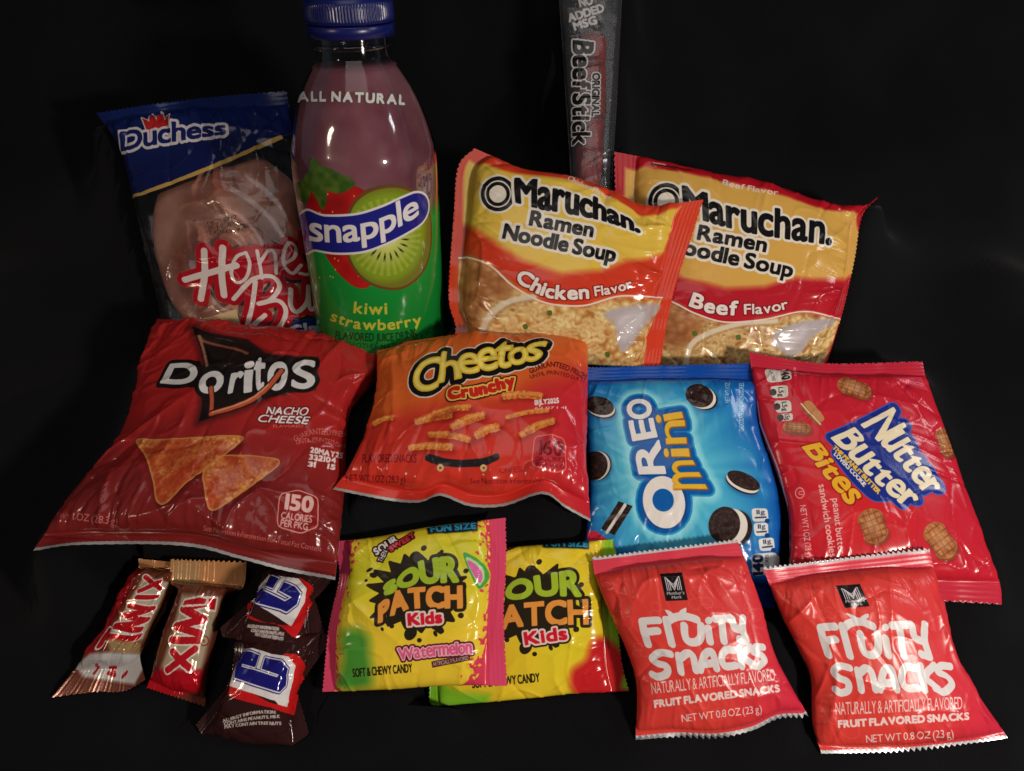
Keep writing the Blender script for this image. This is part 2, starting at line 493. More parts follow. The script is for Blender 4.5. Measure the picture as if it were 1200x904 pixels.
UNDER = []                                              # undersides of the things, for the cloth that carries them
class Bag:
    """corners: photo pixels TL, TR, BR, BL of the sheet; depths along the view axis there.
       turn = 1 puts the seals on the left and right instead of top and bottom"""
    def __init__(self, corners, depths, seal0=0.9, seal1=0.9, press=0.5, thick=3.0, seed=1, cell=0.16, turn=0, scale=1.05,
                 zig=0.06, zigp=0.26, content=None, creases=10, crease_h=0.06, steps=60, bend=0.05, back=0.45,
                 hand=(), lift=None, warp=None, dims=None, crumple=1.0, edges=None, mid=0.15, pucker=1.0):
        P = [unproject(x, y, d) for (x, y), d in zip(corners, depths)]
        TL, TR, BR, BL = P
        if turn: TL, TR, BR, BL = TR, BR, BL, TL       # v runs from left to right in the picture
        w = (np.linalg.norm(TR - TL) + np.linalg.norm(BR - BL)) / 2 * scale
        h = (np.linalg.norm(TL - BL) + np.linalg.norm(TR - BR)) / 2 * scale
        if dims: w, h = dims
        self.W, self.H = w, h
        x, U, V = inflate(w, h, cell, seal0, seal1, press, thick, seed, steps, content, bend)
        x = upsample(x); U = upsample(U[..., None])[..., 0]; V = upsample(V[..., None])[..., 0]
        rs = np.random.RandomState(seed + 100)
        body = np.clip((V - seal0) / 0.8, 0, 1) * np.clip((h - seal1 - V) / 0.8, 0, 1)
        edge = np.clip(np.minimum(U, w - U) / 0.6, 0, 1)
        cr = np.zeros_like(U)
        lines = []
        for _ in range(int(creases * 1.6)):                       # fine sharp folds, mostly running in from seals and corners
            if rs.rand() < 0.6:
                e = rs.rand() < 0.5
                c = np.array([rs.uniform(0.05, 0.95) * w, (seal0 + 0.6) if e else (h - seal1 - 0.6)])
                a = (math.pi / 2 + rs.normal(0, 0.5)); L = rs.uniform(0.8, 3.0)
            else:
                c = np.array([rs.choice([0.08, 0.92]) * w, rs.uniform(0.15, 0.85) * h]); a = rs.normal(0, 0.6); L = rs.uniform(0.8, 2.0)
            lines.append((c[0], c[1], a, L, rs.choice([-1, 1]) * rs.uniform(0.4, 1) * crease_h, rs.uniform(0.07, 0.22)))
        lines += [(u * w, v * h, math.radians(a), L, amp, wd) for u, v, a, L, amp, wd in hand]
        for cu, cv, a, L, amp, wd in lines:
            s = -(U - cu) * math.sin(a) + (V - cv) * math.cos(a); t = (U - cu) * math.cos(a) + (V - cv) * math.sin(a)
            cr += amp * np.exp(-np.sqrt(s * s + 0.0004) / wd) * np.exp(-(t / L) ** 2)
        wu = U + 0.9 * vnoise(U, V, 0.5, seed + 3, 2); wv = V + 0.9 * vnoise(U, V, 0.5, seed + 4, 2)
        near = mid + (1 - mid) * np.maximum(np.exp(-np.minimum(V - seal0, h - seal1 - V) / (0.13 * h)), np.exp(-np.minimum(U, w - U) / (0.08 * w)))
        rid = lambda sc, sd, p: np.exp(-np.abs(2 * vnoise(wu, wv, sc, sd, 1) - 1) * 2.2 * p)
        cr += crumple * near * (rid(0.30, seed, 4) * 0.20 + rid(0.55, seed + 7, 5) * 0.12 - rid(0.42, seed + 9, 5) * 0.13 + rid(1.1, seed + 11, 4) * 0.035
                                + (vnoise(U, V, 0.22, seed + 13, 1) - 0.5) * 0.5)
        # fine puckers running out of the seals
        pk = np.exp(-np.minimum(V - seal0, h - seal1 - V) / (0.10 * h))
        pn = np.abs(2 * vnoise(U + 0.25 * (V - h / 2) * np.sign(U - w / 2), V * 0.22, 1.5, seed + 21, 2) - 1)
        cr += pucker * pk * (np.exp(-pn / 0.10) * 0.13 - 0.04)
        x = x + _normals(x) * (cr * body * (0.3 + 0.7 * edge))[..., None]
        # seal waviness
        sl = 1 - np.clip(np.minimum((V - 0) / max(seal0 * 1.3, .01), (h - V) / max(seal1 * 1.3, .01)), 0, 1)
        wave = sl * (vnoise(U + seed, V * 0 + seed, 0.5, seed + 5, 2) - 0.5) * 0.5 * min(thick, 2.0) / 2
        x[..., 2] += wave
        c4 = [x[-1, 0, :2], x[-1, -1, :2], x[0, -1, :2], x[0, 0, :2]]
        # saw-cut ends
        x[-1, :, 1] += (tri_wave(U[-1] / zigp) - 0.5) * 2 * zig; x[0, :, 1] -= (tri_wave(U[0] / zigp + 0.3) - 0.5) * 2 * zig
        if warp: x = warp(x, U / w, V / h, w, h)
        # lay the sheet on the quadrilateral of its four corners
        ex = (TR - TL) + (BR - BL); ex /= np.linalg.norm(ex)
        ey = (TL - BL) + (TR - BR); nz = np.cross(ex, ey); nz /= np.linalg.norm(nz); ey = np.cross(nz, ex)
        org = (TL + TR + BR + BL) / 4
        dst = [((p - org) @ ex, (p - org) @ ey) for p in (TL, TR, BR, BL)]
        off = [(p - org) @ nz for p in (TL, TR, BR, BL)]
        Hm = homography(c4, dst)
        q = apply_h(Hm, x[..., :2])
        fu, fv = U / w, V / h
        tw = (off[0] * (1-fu) * fv + off[1] * fu * fv + off[2] * fu * (1-fv) + off[3] * (1-fu) * (1-fv))
        def place(q, z): return org + q[..., :1] * ex + q[..., 1:2] * ey + (z + tw)[..., None] * nz
        self.F = place(q, x[..., 2])
        self.Bk = place(q, wave - np.maximum(x[..., 2] - wave, 0) * back - 0.03)
        if lift is not None:
            d = lift(fu, fv)[..., None]
            self.F = self.F + d * nz; self.Bk = self.Bk + d * nz
        if edges:                                      # outline of the sheet as seen: photo polylines left, right, top, bottom
            D = self._coons(corners, edges, turn, fu, fv)
            for A in ('F', 'Bk'):
                X = getattr(self, A); dep = ((X - CAM) @ FW)[..., None] / FPX
                setattr(self, A, X + D[..., :1] * dep * RT - D[..., 1:] * dep * UP)
        self.nz, self.ex, self.ey, self.org = nz, ex, ey, org
        self.U, self.V, self.seal0, self.seal1, self.turn = U, V, seal0, seal1, turn
        #print('SHEET %.1f x %.1f' % (w, h), seed, np.abs(x - np.array([w / 2, h / 2, 0])).max((0, 1)).round(1))
        UNDER.append(np.concatenate([self.Bk[::3, ::3].reshape(-1, 3), self.F[::3, ::3].reshape(-1, 3)]))
        self._inverse_setup()
    def _coons(self, corners, edges, turn, fu, fv):
        tl, tr, br, bl = corners
        img = dict(left=[tl] + list(edges.get('left', ())) + [bl], right=[tr] + list(edges.get('right', ())) + [br],
                   top=[tl] + list(edges.get('top', ())) + [tr], bottom=[bl] + list(edges.get('bottom', ())) + [br])
        if turn: want = dict(L=img['top'], R=img['bottom'], B=img['left'], T=img['right'])
        else: want = dict(L=img['left'][::-1], R=img['right'][::-1], B=img['bottom'], T=img['top'])
        P = project(self.F); cur = dict(L=P[:, 0], R=P[:, -1], B=P[0], T=P[-1])
        d = {}
        for k in 'LRBT':
            c = cur[k].copy()
            for _ in range(4): c[1:-1] = (c[:-2] + 2 * c[1:-1] + c[2:]) / 4
            t = np.r_[0, np.cumsum(np.linalg.norm(np.diff(c, axis=0), axis=1))]; t /= t[-1]
            w = resample(smooth_line(want[k]), 200)
            d[k] = np.stack([np.interp(t, np.linspace(0, 1, 200), w[:, i]) for i in (0, 1)], 1) - c
        U, V = fu[..., None], fv[..., None]
        c00, c10, c01, c11 = d['B'][0], d['B'][-1], d['T'][0], d['T'][-1]
        return ((1 - U) * d['L'][:, None] + U * d['R'][:, None] + (1 - V) * d['B'][None] + V * d['T'][None]
                - ((1-U)*(1-V)*c00 + U*(1-V)*c10 + (1-U)*V*c01 + U*V*c11))
    def _inverse_setup(self):
        """photo pixel -> sheet cm through the smoothed projection of the front sheet"""
        P = project(self.F)
        for _ in range(6):
            Q = P.copy()
            Q[1:-1, 1:-1] = (P[1:-1, 1:-1] * 2 + P[:-2, 1:-1] + P[2:, 1:-1] + P[1:-1, :-2] + P[1:-1, 2:]) / 6
            P = Q
        self.Pp = P
        cs = [(0, 0), (0, -1), (-1, -1), (-1, 0)]
        self.Hinv = homography([P[c] for c in cs], [(self.U[c], self.V[c]) for c in cs])
        s = np.abs(np.linalg.det(np.stack([P[-1, 0] - P[0, 0], P[0, -1] - P[0, 0]])))
        self.k = math.sqrt(self.W * self.H / s)
    def inv(self, pts):
        pts = np.asarray(pts, float)
        uv = apply_h(self.Hinv, pts)
        P = self.Pp; nv, nu = P.shape[0] - 1, P.shape[1] - 1
        def ev(uv):
            a = np.clip(uv[:, 0] / self.W, 0, 1) * nu; b = np.clip(uv[:, 1] / self.H, 0, 1) * nv
            i = np.minimum(a.astype(int), nu - 1); j = np.minimum(b.astype(int), nv - 1); fa = (a - i)[:, None]; fb = (b - j)[:, None]
            return (P[j, i]*(1-fa)+P[j, i+1]*fa)*(1-fb) + (P[j+1, i]*(1-fa)+P[j+1, i+1]*fa)*fb
        for _ in range(8):
            e = pts - ev(uv)
            step = apply_h(self.Hinv, pts) - apply_h(self.Hinv, pts - e)
            uv = uv + 0.8 * step
        return uv
    def canvas(self, name, bg, ppc=56):
        return Canvas(name, self.W, self.H, self.inv, bg, ppc, self.k)
    def build(self, name, label, cat, cv, group=None, rough=0.3, back_rgb=(120, 120, 125), back_metal=0.6, seal_ridges=0.24, bump=(140, 0.12),
              names=('front_panel', 'top_seal', 'bottom_seal'), alpha=False, ridge_amt=0.5, lip=0.0, spec=0.42, metal=0.0, haze=0.0, ridge_axis=1):
        F, B, U, V = self.F, self.Bk, self.U, self.V
        nv, nu = U.shape[0] - 1, U.shape[1] - 1
        low = F.reshape(-1, 3)[np.argmin(F.reshape(-1, 3)[:, 2])]
        root = empty(name, (self.org[0], self.org[1], low[2]))
        tag(root, label, cat, group)
        m_front = print_mat(name + '_print', cv, rough, None, bump, alpha, spec=spec, metal=metal, haze=haze)
        m_seal = print_mat(name + '_seal_print', cv, rough, (ridge_axis, (self.W, self.H)[ridge_axis] / seal_ridges, ridge_amt), bump, alpha, spec=spec, metal=metal, haze=haze)
        m_back = plain_mat(name + '_back', back_rgb, 0.35, back_metal, (150, 0.2)) if not alpha else print_mat(name + '_clear_back', Canvas('clear', 1, 1, None, (0, 0, 0, 0.0), 4), rough, None, bump, True, haze=haze)
        N = _normals(F).reshape(-1, 3)
        if np.mean(N @ self.nz) < 0: N = -N
        uv = np.stack([U / self.W, V / self.H], -1).reshape(-1, 2)
        rows = V[:, 0]
        j0 = int(np.searchsorted(rows, self.seal0)); j1 = int(np.searchsorted(rows, self.H - self.seal1))
        parts = [(names[0], j0, j1, m_front)]
        if self.seal1 > 0: parts.append((names[1], j1, nv, m_seal))
        if self.seal0 > 0: parts.append((names[2], 0, j0, m_seal))
        for nm, a, b, m in parts:
            if b <= a: continue
            sl = slice(a, b + 1)
            k = (b - a + 1) * (nu + 1); o = a * (nu + 1)
            mesh_obj(nm, F[sl].reshape(-1, 3), grid_faces(nu, b - a), m, root, uv[o:o + k], N[o:o + k])
        Bc = B[::2, ::2].copy()
        if lip:                                        # the rear layer of the lower seal stands out below the front one
            d = B[0] - B[3]; d /= np.linalg.norm(d, axis=-1, keepdims=True)
            Bc[0] += (d * lip)[::2]
        mesh_obj('back_panel', Bc.reshape(-1, 3), grid_faces(Bc.shape[1] - 1, Bc.shape[0] - 1, 0, True), m_back, root, uv.reshape(nv + 1, nu + 1, 2)[::2, ::2].reshape(-1, 2))
        return root
def zoomed(x0, y0, s):
    """turn coordinates read from an enlarged crop of the photo into photo pixels"""
    return lambda *p: [(x0 + a / s, y0 + b / s) for a, b in p]
WHITE = (238, 236, 232); BLACK = (22, 20, 20)
def fit(cv, s, quad, color, bold=0, under=(), gap=0.1, alpha=1.0, soft=0):
    """letters stretched to the quad TL, TR, BR, BL (as the letters themselves stand)"""
    L, W = text_loops(s, gap)
    A = np.concatenate(L); y0, y1 = A[:, 1].min(), A[:, 1].max()
    tl, tr, br, bl = (np.array(q, float) for q in quad)
    out = []
    for l in L:
        x = l[:, :1]; y = (l[:, 1:2] - y0) / (y1 - y0)
        out.append((bl * (1-x) + br * x) * (1-y) + (tl * (1-x) + tr * x) * y)
    cv.draw(out, [(w + bold, c) for w, c in under] + [(bold, color, alpha, soft)])
def rounded(pts, r=0.25):
    """polygon with rounded corners"""
    p = [np.array(q, float) for q in pts]; out = []
    for i in range(len(p)):
        a, b, c = p[i-1], p[i], p[(i+1) % len(p)]
        for t in np.linspace(0, 1, 5):
            s, e = b + (a - b) * r, b + (c - b) * r
            out.append((1-t)**2 * s + 2*t*(1-t) * b + t*t * e)
    return np.array(out)
def facts_box(cv, quad, num=None, ink=(40, 40, 60), paper=(225, 225, 222)):
    """small white nutrition tag with a few printed lines"""
    cv.draw([rounded(quad)], [(0, paper)])
    tl, tr, br, bl = (np.array(q, float) for q in quad)
    at = lambda x, y: (tl*(1-x)+tr*x)*(1-y) + (bl*(1-x)+br*x)*y
    return at
def crunchy(c1, c2, c3, scale, seed):
    def f(X, Y):
        a = vnoise(X, Y, scale, seed, 3); d, v = cells(X, Y, scale * 1.3, seed)
        return mix(mix(c1, c2, (a - 0.25) * 2), c3, np.clip((0.75 - d) * 1.2 * v, 0, 1))
    return f

# ------------------------------------------------------------------ tortilla chip bag
def doritos():
    b = Bag([(184, 374), (456, 396), (393, 676), (41, 642)], (44.5, 44.5, 37, 37), seal0=0.7, seal1=0.8, press=0.5, thick=3.4, seed=21,
            creases=30, crease_h=0.14, crumple=1.35, mid=0.35, cell=0.17, zig=0.015,
            edges=dict(left=[(166, 431), (155, 478), (134, 528), (84, 583)], right=[(436, 449), (409, 488), (404, 571)], top=[(231, 377), (281, 387), (374, 394)], bottom=[(102, 635), (216, 636), (281, 651), (335, 665)]),
            lift=lambda u, v: -0.6 * np.clip((v - 0.86) / 0.14, 0, 1) ** 2,
            hand=[(0.80, 0.80, 75, 1.4, 0.22, 0.25), (0.86, 0.70, 110, 1.8, -0.2, 0.3), (0.2, 0.42, 35, 3, 0.2, 0.4), (0.35, 0.1, 20, 3, 0.22, 0.4),
                  (0.62, 0.1, 160, 2.5, 0.2, 0.35), (0.12, 0.25, 60, 2.2, -0.15, 0.35), (0.93, 0.5, 85, 4, 0.12, 0.3)])
    z = zoomed(30, 370, 2.79); y = zoomed(180, 380, 4.286)
    c = b.canvas('tortilla_chip_print', (178, 40, 38))
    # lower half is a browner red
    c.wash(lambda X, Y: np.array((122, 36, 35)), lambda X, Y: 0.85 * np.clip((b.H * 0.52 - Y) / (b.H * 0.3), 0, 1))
    c.poly(y((195, 20), (250, 35), (430, 100), (560, 150), (690, 235), (560, 370), (400, 435), (265, 478), (225, 492), (245, 400), (262, 230)), (26, 20, 19), under=[(5, (26, 20, 19), 0.5, 8)])
    c.poly(y((235, 215), (420, 175), (570, 150), (825, 165), (812, 330), (690, 345), (560, 372), (400, 432), (250, 440)), (34, 26, 24), 1, 4)
    c.poly(y((215, 35), (470, 75), (585, 165), (300, 180)), (40, 30, 28), 0.9, 3)
    c.stroke(y((228, 60), (262, 90), (420, 128), (470, 148)), 3.5, (150, 84, 60), soft=2)
    c.stroke(y((228, 60), (250, 130), (268, 210)), 3, (170, 120, 95), soft=2)
    word = [('D', (85, 205, 222, 195, 205, 305, 38, 292)), ('o', (238, 250, 350, 235, 340, 335, 228, 350)), ('r', (395, 250, 450, 240, 425, 330, 378, 345)),
            ('i', (462, 195, 500, 190, 490, 335, 455, 340)), ('t', (508, 175, 560, 170, 545, 330, 512, 335)), ('o', (580, 200, 672, 185, 660, 325, 575, 332)),
            ('S', (705, 190, 812, 180, 800, 322, 695, 318))]
    Q = lambda q: y((q[0], q[1]), (q[2], q[3]), (q[4], q[5]), (q[6], q[7]))
    for ch, q in word: fit(c, ch, Q(q), (30, 24, 22), 3.2, under=[(3.5, (30, 24, 22))])
    c.draw([np.array(y((85, 205), (222, 195), (240, 250), (205, 308), (38, 294)))], [(3, (30, 24, 22))])
    for ch, q in word: fit(c, ch, Q(q), (226, 224, 222), 1.6)
    c.stroke(y((287, 320), (292, 380), (288, 450)), 4.5, (196, 96, 64), under=[(1.2, (60, 25, 20))])
    c.stroke(y((288, 450), (400, 418), (500, 375), (580, 310), (640, 235)), 5.5, (196, 92, 60), under=[(1.5, (60, 25, 20))])
    c.stroke(y((292, 444), (400, 412), (500, 368), (575, 305)), 1.6, (240, 170, 130), soft=1.5)
    c.text('NACHO', y((562, 455), (770, 458)), 9.0, WHITE, 0.35, under=[(1.3, (120, 12, 18))], slant=0.06)
    c.text('CHEESE', y((518, 490), (770, 502)), 8.2, WHITE, 0.35, under=[(1.3, (120, 12, 18))], slant=0.06)
    c.text('FLAVORED', y((600, 520), (750, 518)), 3.2, (226, 130, 120))
    chip0 = crunchy((222, 142, 66), (176, 76, 36), (252, 212, 128), 5.5, 4)
    def chip(X, Y): return mix(chip0(X, Y), (170, 52, 28), 0.65 * np.clip((vnoise(X, Y, 1.3, 9, 2) - 0.46) * 4, 0, 1))
    for pts in ([(352, 403), (430, 406), (560, 398), (705, 392), (714, 404), (640, 462), (590, 500), (520, 548), (470, 605), (445, 620), (425, 603), (420, 550), (396, 462)],
                [(640, 455), (740, 458), (828, 468), (828, 490), (760, 540), (690, 590), (622, 636), (600, 636), (590, 600), (575, 510)]):
        p = rounded(z(*pts), 0.3)
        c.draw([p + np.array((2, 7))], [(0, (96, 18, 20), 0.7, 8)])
        c.draw([p], [(0.6, (206, 150, 80)), (-0.8, chip, 1, 2)])
        g = np.mean(p, 0)
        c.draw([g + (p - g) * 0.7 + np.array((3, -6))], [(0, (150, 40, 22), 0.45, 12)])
        c.draw([p], [(0, (232, 190, 110), 0.0)])
    c.text('GUARANTEED FRESH', z((880, 412), (950, 388), (1050, 398)), 6.5, (214, 120, 112), 0)
    c.text('UNTIL PRINTED DATE', z((885, 422), (960, 412), (1055, 440)), 5, (214, 120, 112), 0)
    c.text('20MAY25', z((930, 447), (1035, 466)), 5.8, (240, 225, 220), 0.55)
    c.text('332104', z((926, 470), (1012, 482)), 5.8, (240, 225, 220), 0.5)
    c.text('31', z((922, 493), (946, 496)), 5.5, (240, 225, 220), 0.5)
    c.text('15', z((986, 500), (1010, 504)), 5.5, (240, 225, 220), 0.5)
    c.draw([rounded(z((830, 585), (890, 570), (955, 595), (955, 690), (900, 712), (822, 690)), 0.2)], [(0.7, (224, 150, 140)), (-0.5, (150, 36, 36))])
    c.text('150', z((848, 632), (935, 642)), 17, (235, 190, 182), 1.0)
    c.text('CALORIES', z((834, 664), (934, 677)), 8, (235, 180, 172), 0.3)
    c.text('PER PKG', z((832, 688), (920, 702)), 8, (235, 180, 172), 0.3)
    c.text('See Nutrition Information for Total Fat Content', z((580, 702), (770, 735), (965, 772)), 6, (206, 120, 112), 0)
    c.text('1 OZ (28.3 g)', z((155, 668), (300, 685)), 8.5, (206, 126, 118), 0.1)
    c.text('NET WT', z((80, 655), (140, 668)), 6, (190, 96, 90), 0.0)
    c.stroke(z((45, 722), (300, 738), (560, 756), (780, 800), (1010, 850)), 3, (120, 24, 26))
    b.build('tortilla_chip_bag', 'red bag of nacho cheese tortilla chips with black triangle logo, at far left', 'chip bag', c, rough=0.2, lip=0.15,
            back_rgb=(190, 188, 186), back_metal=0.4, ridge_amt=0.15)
doritos()

# ------------------------------------------------------------------ crunchy cheese puff bag (the cartoon animal on it is left out)
def cheetos():
    b = Bag([(442, 404), (688, 387), (692, 608), (392, 571)], (43, 43, 38.5, 38.5), seal0=0.7, seal1=0.7, press=0.5, thick=2.8, seed=33, creases=22, crease_h=0.1,
            cell=0.16, crumple=1.1, zig=0.015, edges=dict(left=[(441, 458), (433, 500), (412, 545)], right=[(689, 447), (687, 540)], top=[(487, 399), (540, 392), (636, 386)],
            bottom=[(455, 583), (492, 586), (517, 578), (551, 590), (590, 590), (636, 576), (663, 592)]), lift=lambda u, v: 0.35 * np.exp(-((u - 0.42) / 0.1) ** 2) * np.clip((0.16 - v) / 0.16, 0, 1)
            + 0.5 * np.exp(-((u - 0.8) / 0.09) ** 2) * np.clip((0.2 - v) / 0.2, 0, 1),
            hand=[(0.8, 0.2, 70, 2.5, 0.2, 0.3), (0.15, 0.5, 100, 3, 0.12, 0.35), (0.62, 0.17, 110, 1.6, 0.16, 0.25), (0.1, 0.85, 60, 2, 0.12, 0.3)])
    z = zoomed(380, 380, 3.75)
    c = b.canvas('cheese_puff_print', (226, 104, 44))
    c.poly(z((60, 470), (250, 415), (520, 350), (760, 330), (880, 280), (1000, 245), (1200, 262), (1230, 950), (-40, 800), (-20, 560)), (212, 56, 42), 1, 22, smooth=True)
    c.poly(z((990, 270), (1200, 262), (1240, 900), (1020, 760), (960, 520)), (196, 30, 60), 0.6, 60, smooth=True)
    word = [('C', (405, 165, 520, 140, 495, 285, 385, 300)), ('h', (520, 125, 580, 125, 600, 235, 500, 255)), ('e', (590, 135, 675, 125, 680, 212, 590, 218)),
            ('e', (672, 115, 755, 100, 760, 198, 675, 205)), ('t', (755, 85, 835, 75, 815, 188, 750, 190)), ('o', (812, 110, 892, 98, 890, 170, 812, 180)),
            ('s', (895, 90, 985, 72, 940, 160, 880, 162))]
    Q = lambda q: z((q[0], q[1]), (q[2], q[3]), (q[4], q[5]), (q[6], q[7]))
    for g, col in ((8.0, (236, 222, 200)), (6.6, BLACK)):
        for ch, q in word: fit(c, ch, Q(q), col, g)
    for ch, q in word: fit(c, ch, Q(q), (232, 190, 44), 1.5)
    for ch, q in word: fit(c, ch, Q(q), (248, 230, 120), -0.3, soft=2.0)
    c.text('Crunchy', z((548, 328), (690, 308), (838, 268)), 12, (206, 40, 30), 1.3, under=[(3.0, (70, 24, 16)), (1.6, (240, 200, 90))])
    puff = crunchy((230, 128, 46), (184, 72, 22), (250, 186, 96), 7, 8); rs = np.random.RandomState(4)
    def stick(p0, p1, w, bow=8):
        m = ((p0[0]+p1[0])/2, (p0[1]+p1[1])/2 - bow)
        L = smooth_line(z(p0, m, p1)); tg = np.gradient(L, axis=0); tg /= np.linalg.norm(tg, axis=1)[:, None]; nn = np.stack([-tg[:, 1], tg[:, 0]], 1)
        hw = w / 7.5 * (0.75 + 0.5 * np.convolve(rs.rand(len(L) + 4), np.ones(5) / 5, 'valid')[:len(L)] * np.sin(np.linspace(0.5, 2.64, len(L))))
        lump = np.concatenate([L + nn * (hw * (1 + 0.3 * rs.rand(len(L))))[:, None], (L - nn * (hw * (1 + 0.3 * rs.rand(len(L))))[:, None])[::-1]])
        c.draw([L + np.array((1, 3))], [(w / 7.5, (120, 16, 20), 0.5, 5)], closed=False)
        c.draw([lump], [(0.5, puff)])
        c.draw([L + np.array((0, -1.5))], [(w / 20, (250, 190, 110), 0.6, 3)], closed=False)
    for s in [((785, 318), (955, 318), 26), ((800, 412), (985, 380), 13), ((862, 488), (1008, 425), 26), ((372, 545), (560, 542), 24), ((460, 485), (640, 508), 22),
              ((215, 440), (300, 412), 18), ((665, 492), (765, 452), 30), ((400, 430), (560, 400), 26), ((560, 455), (700, 400), 30), ((480, 395), (640, 365), 22)]: stick(*s)
    c.stroke(z((455, 585), (520, 606), (600, 612), (690, 608), (755, 585)), 6, (40, 36, 38))
    for x, yy in ((510, 632), (700, 632)):
        c.ellipse(*z((x, yy))[0], 4, 4.4, (226, 190, 130)); c.ellipse(*z((x, yy))[0], 1.6, 1.8, (150, 90, 60))
    ink = (112, 30, 22)
    c.text('GUARANTEED FRESH', z((905, 218), (1010, 188), (1145, 240)), 6, ink, 0.3)
    c.text('UNTIL PRINTED DATE', z((905, 240), (1010, 222), (1145, 258)), 4.4, ink, 0.2)
    c.text('01JLY2025', z((925, 356), (1030, 346)), 5.6, (245, 232, 225), 0.4)
    c.text('62 07 1 41', z((925, 375), (1062, 372)), 2.8, (245, 220, 215), 0.1)
    ink = (122, 22, 30)
    c.draw([rounded(z((925, 492), (1055, 500), (1062, 640), (1010, 652), (912, 618)), 0.2)], [(0.8, (232, 120, 110)), (-0.3, (200, 50, 58))])
    c.text('160', z((945, 572), (1045, 578)), 16, ink, 0.5)
    c.text('CALORIES', z((925, 600), (1058, 606)), 5, ink, 0.1); c.text('PER PKG', z((928, 626), (1055, 636)), 5, ink, 0.1)
    c.text('FLAVORED SNACKS', z((168, 608), (405, 608)), 9.5, ink, 0.2)
    c.text('NET WT. 1 OZ (28.3 g)', z((95, 690), (355, 698)), 8, ink, 0.2)
    c.text('See Nutrition Information', z((640, 700), (960, 700)), 6, ink, 0.1)
    c.text('CHEESE', z((770, 655), (880, 648)), 6, (160, 28, 38), 0.1)
    b.build('cheese_puff_bag', 'orange and red bag of crunchy cheese puffs beside the drink bottle', 'chip bag', c, rough=0.2, lip=0.14,
            back_rgb=(190, 186, 180), back_metal=0.4, ridge_amt=0.15)
cheetos()

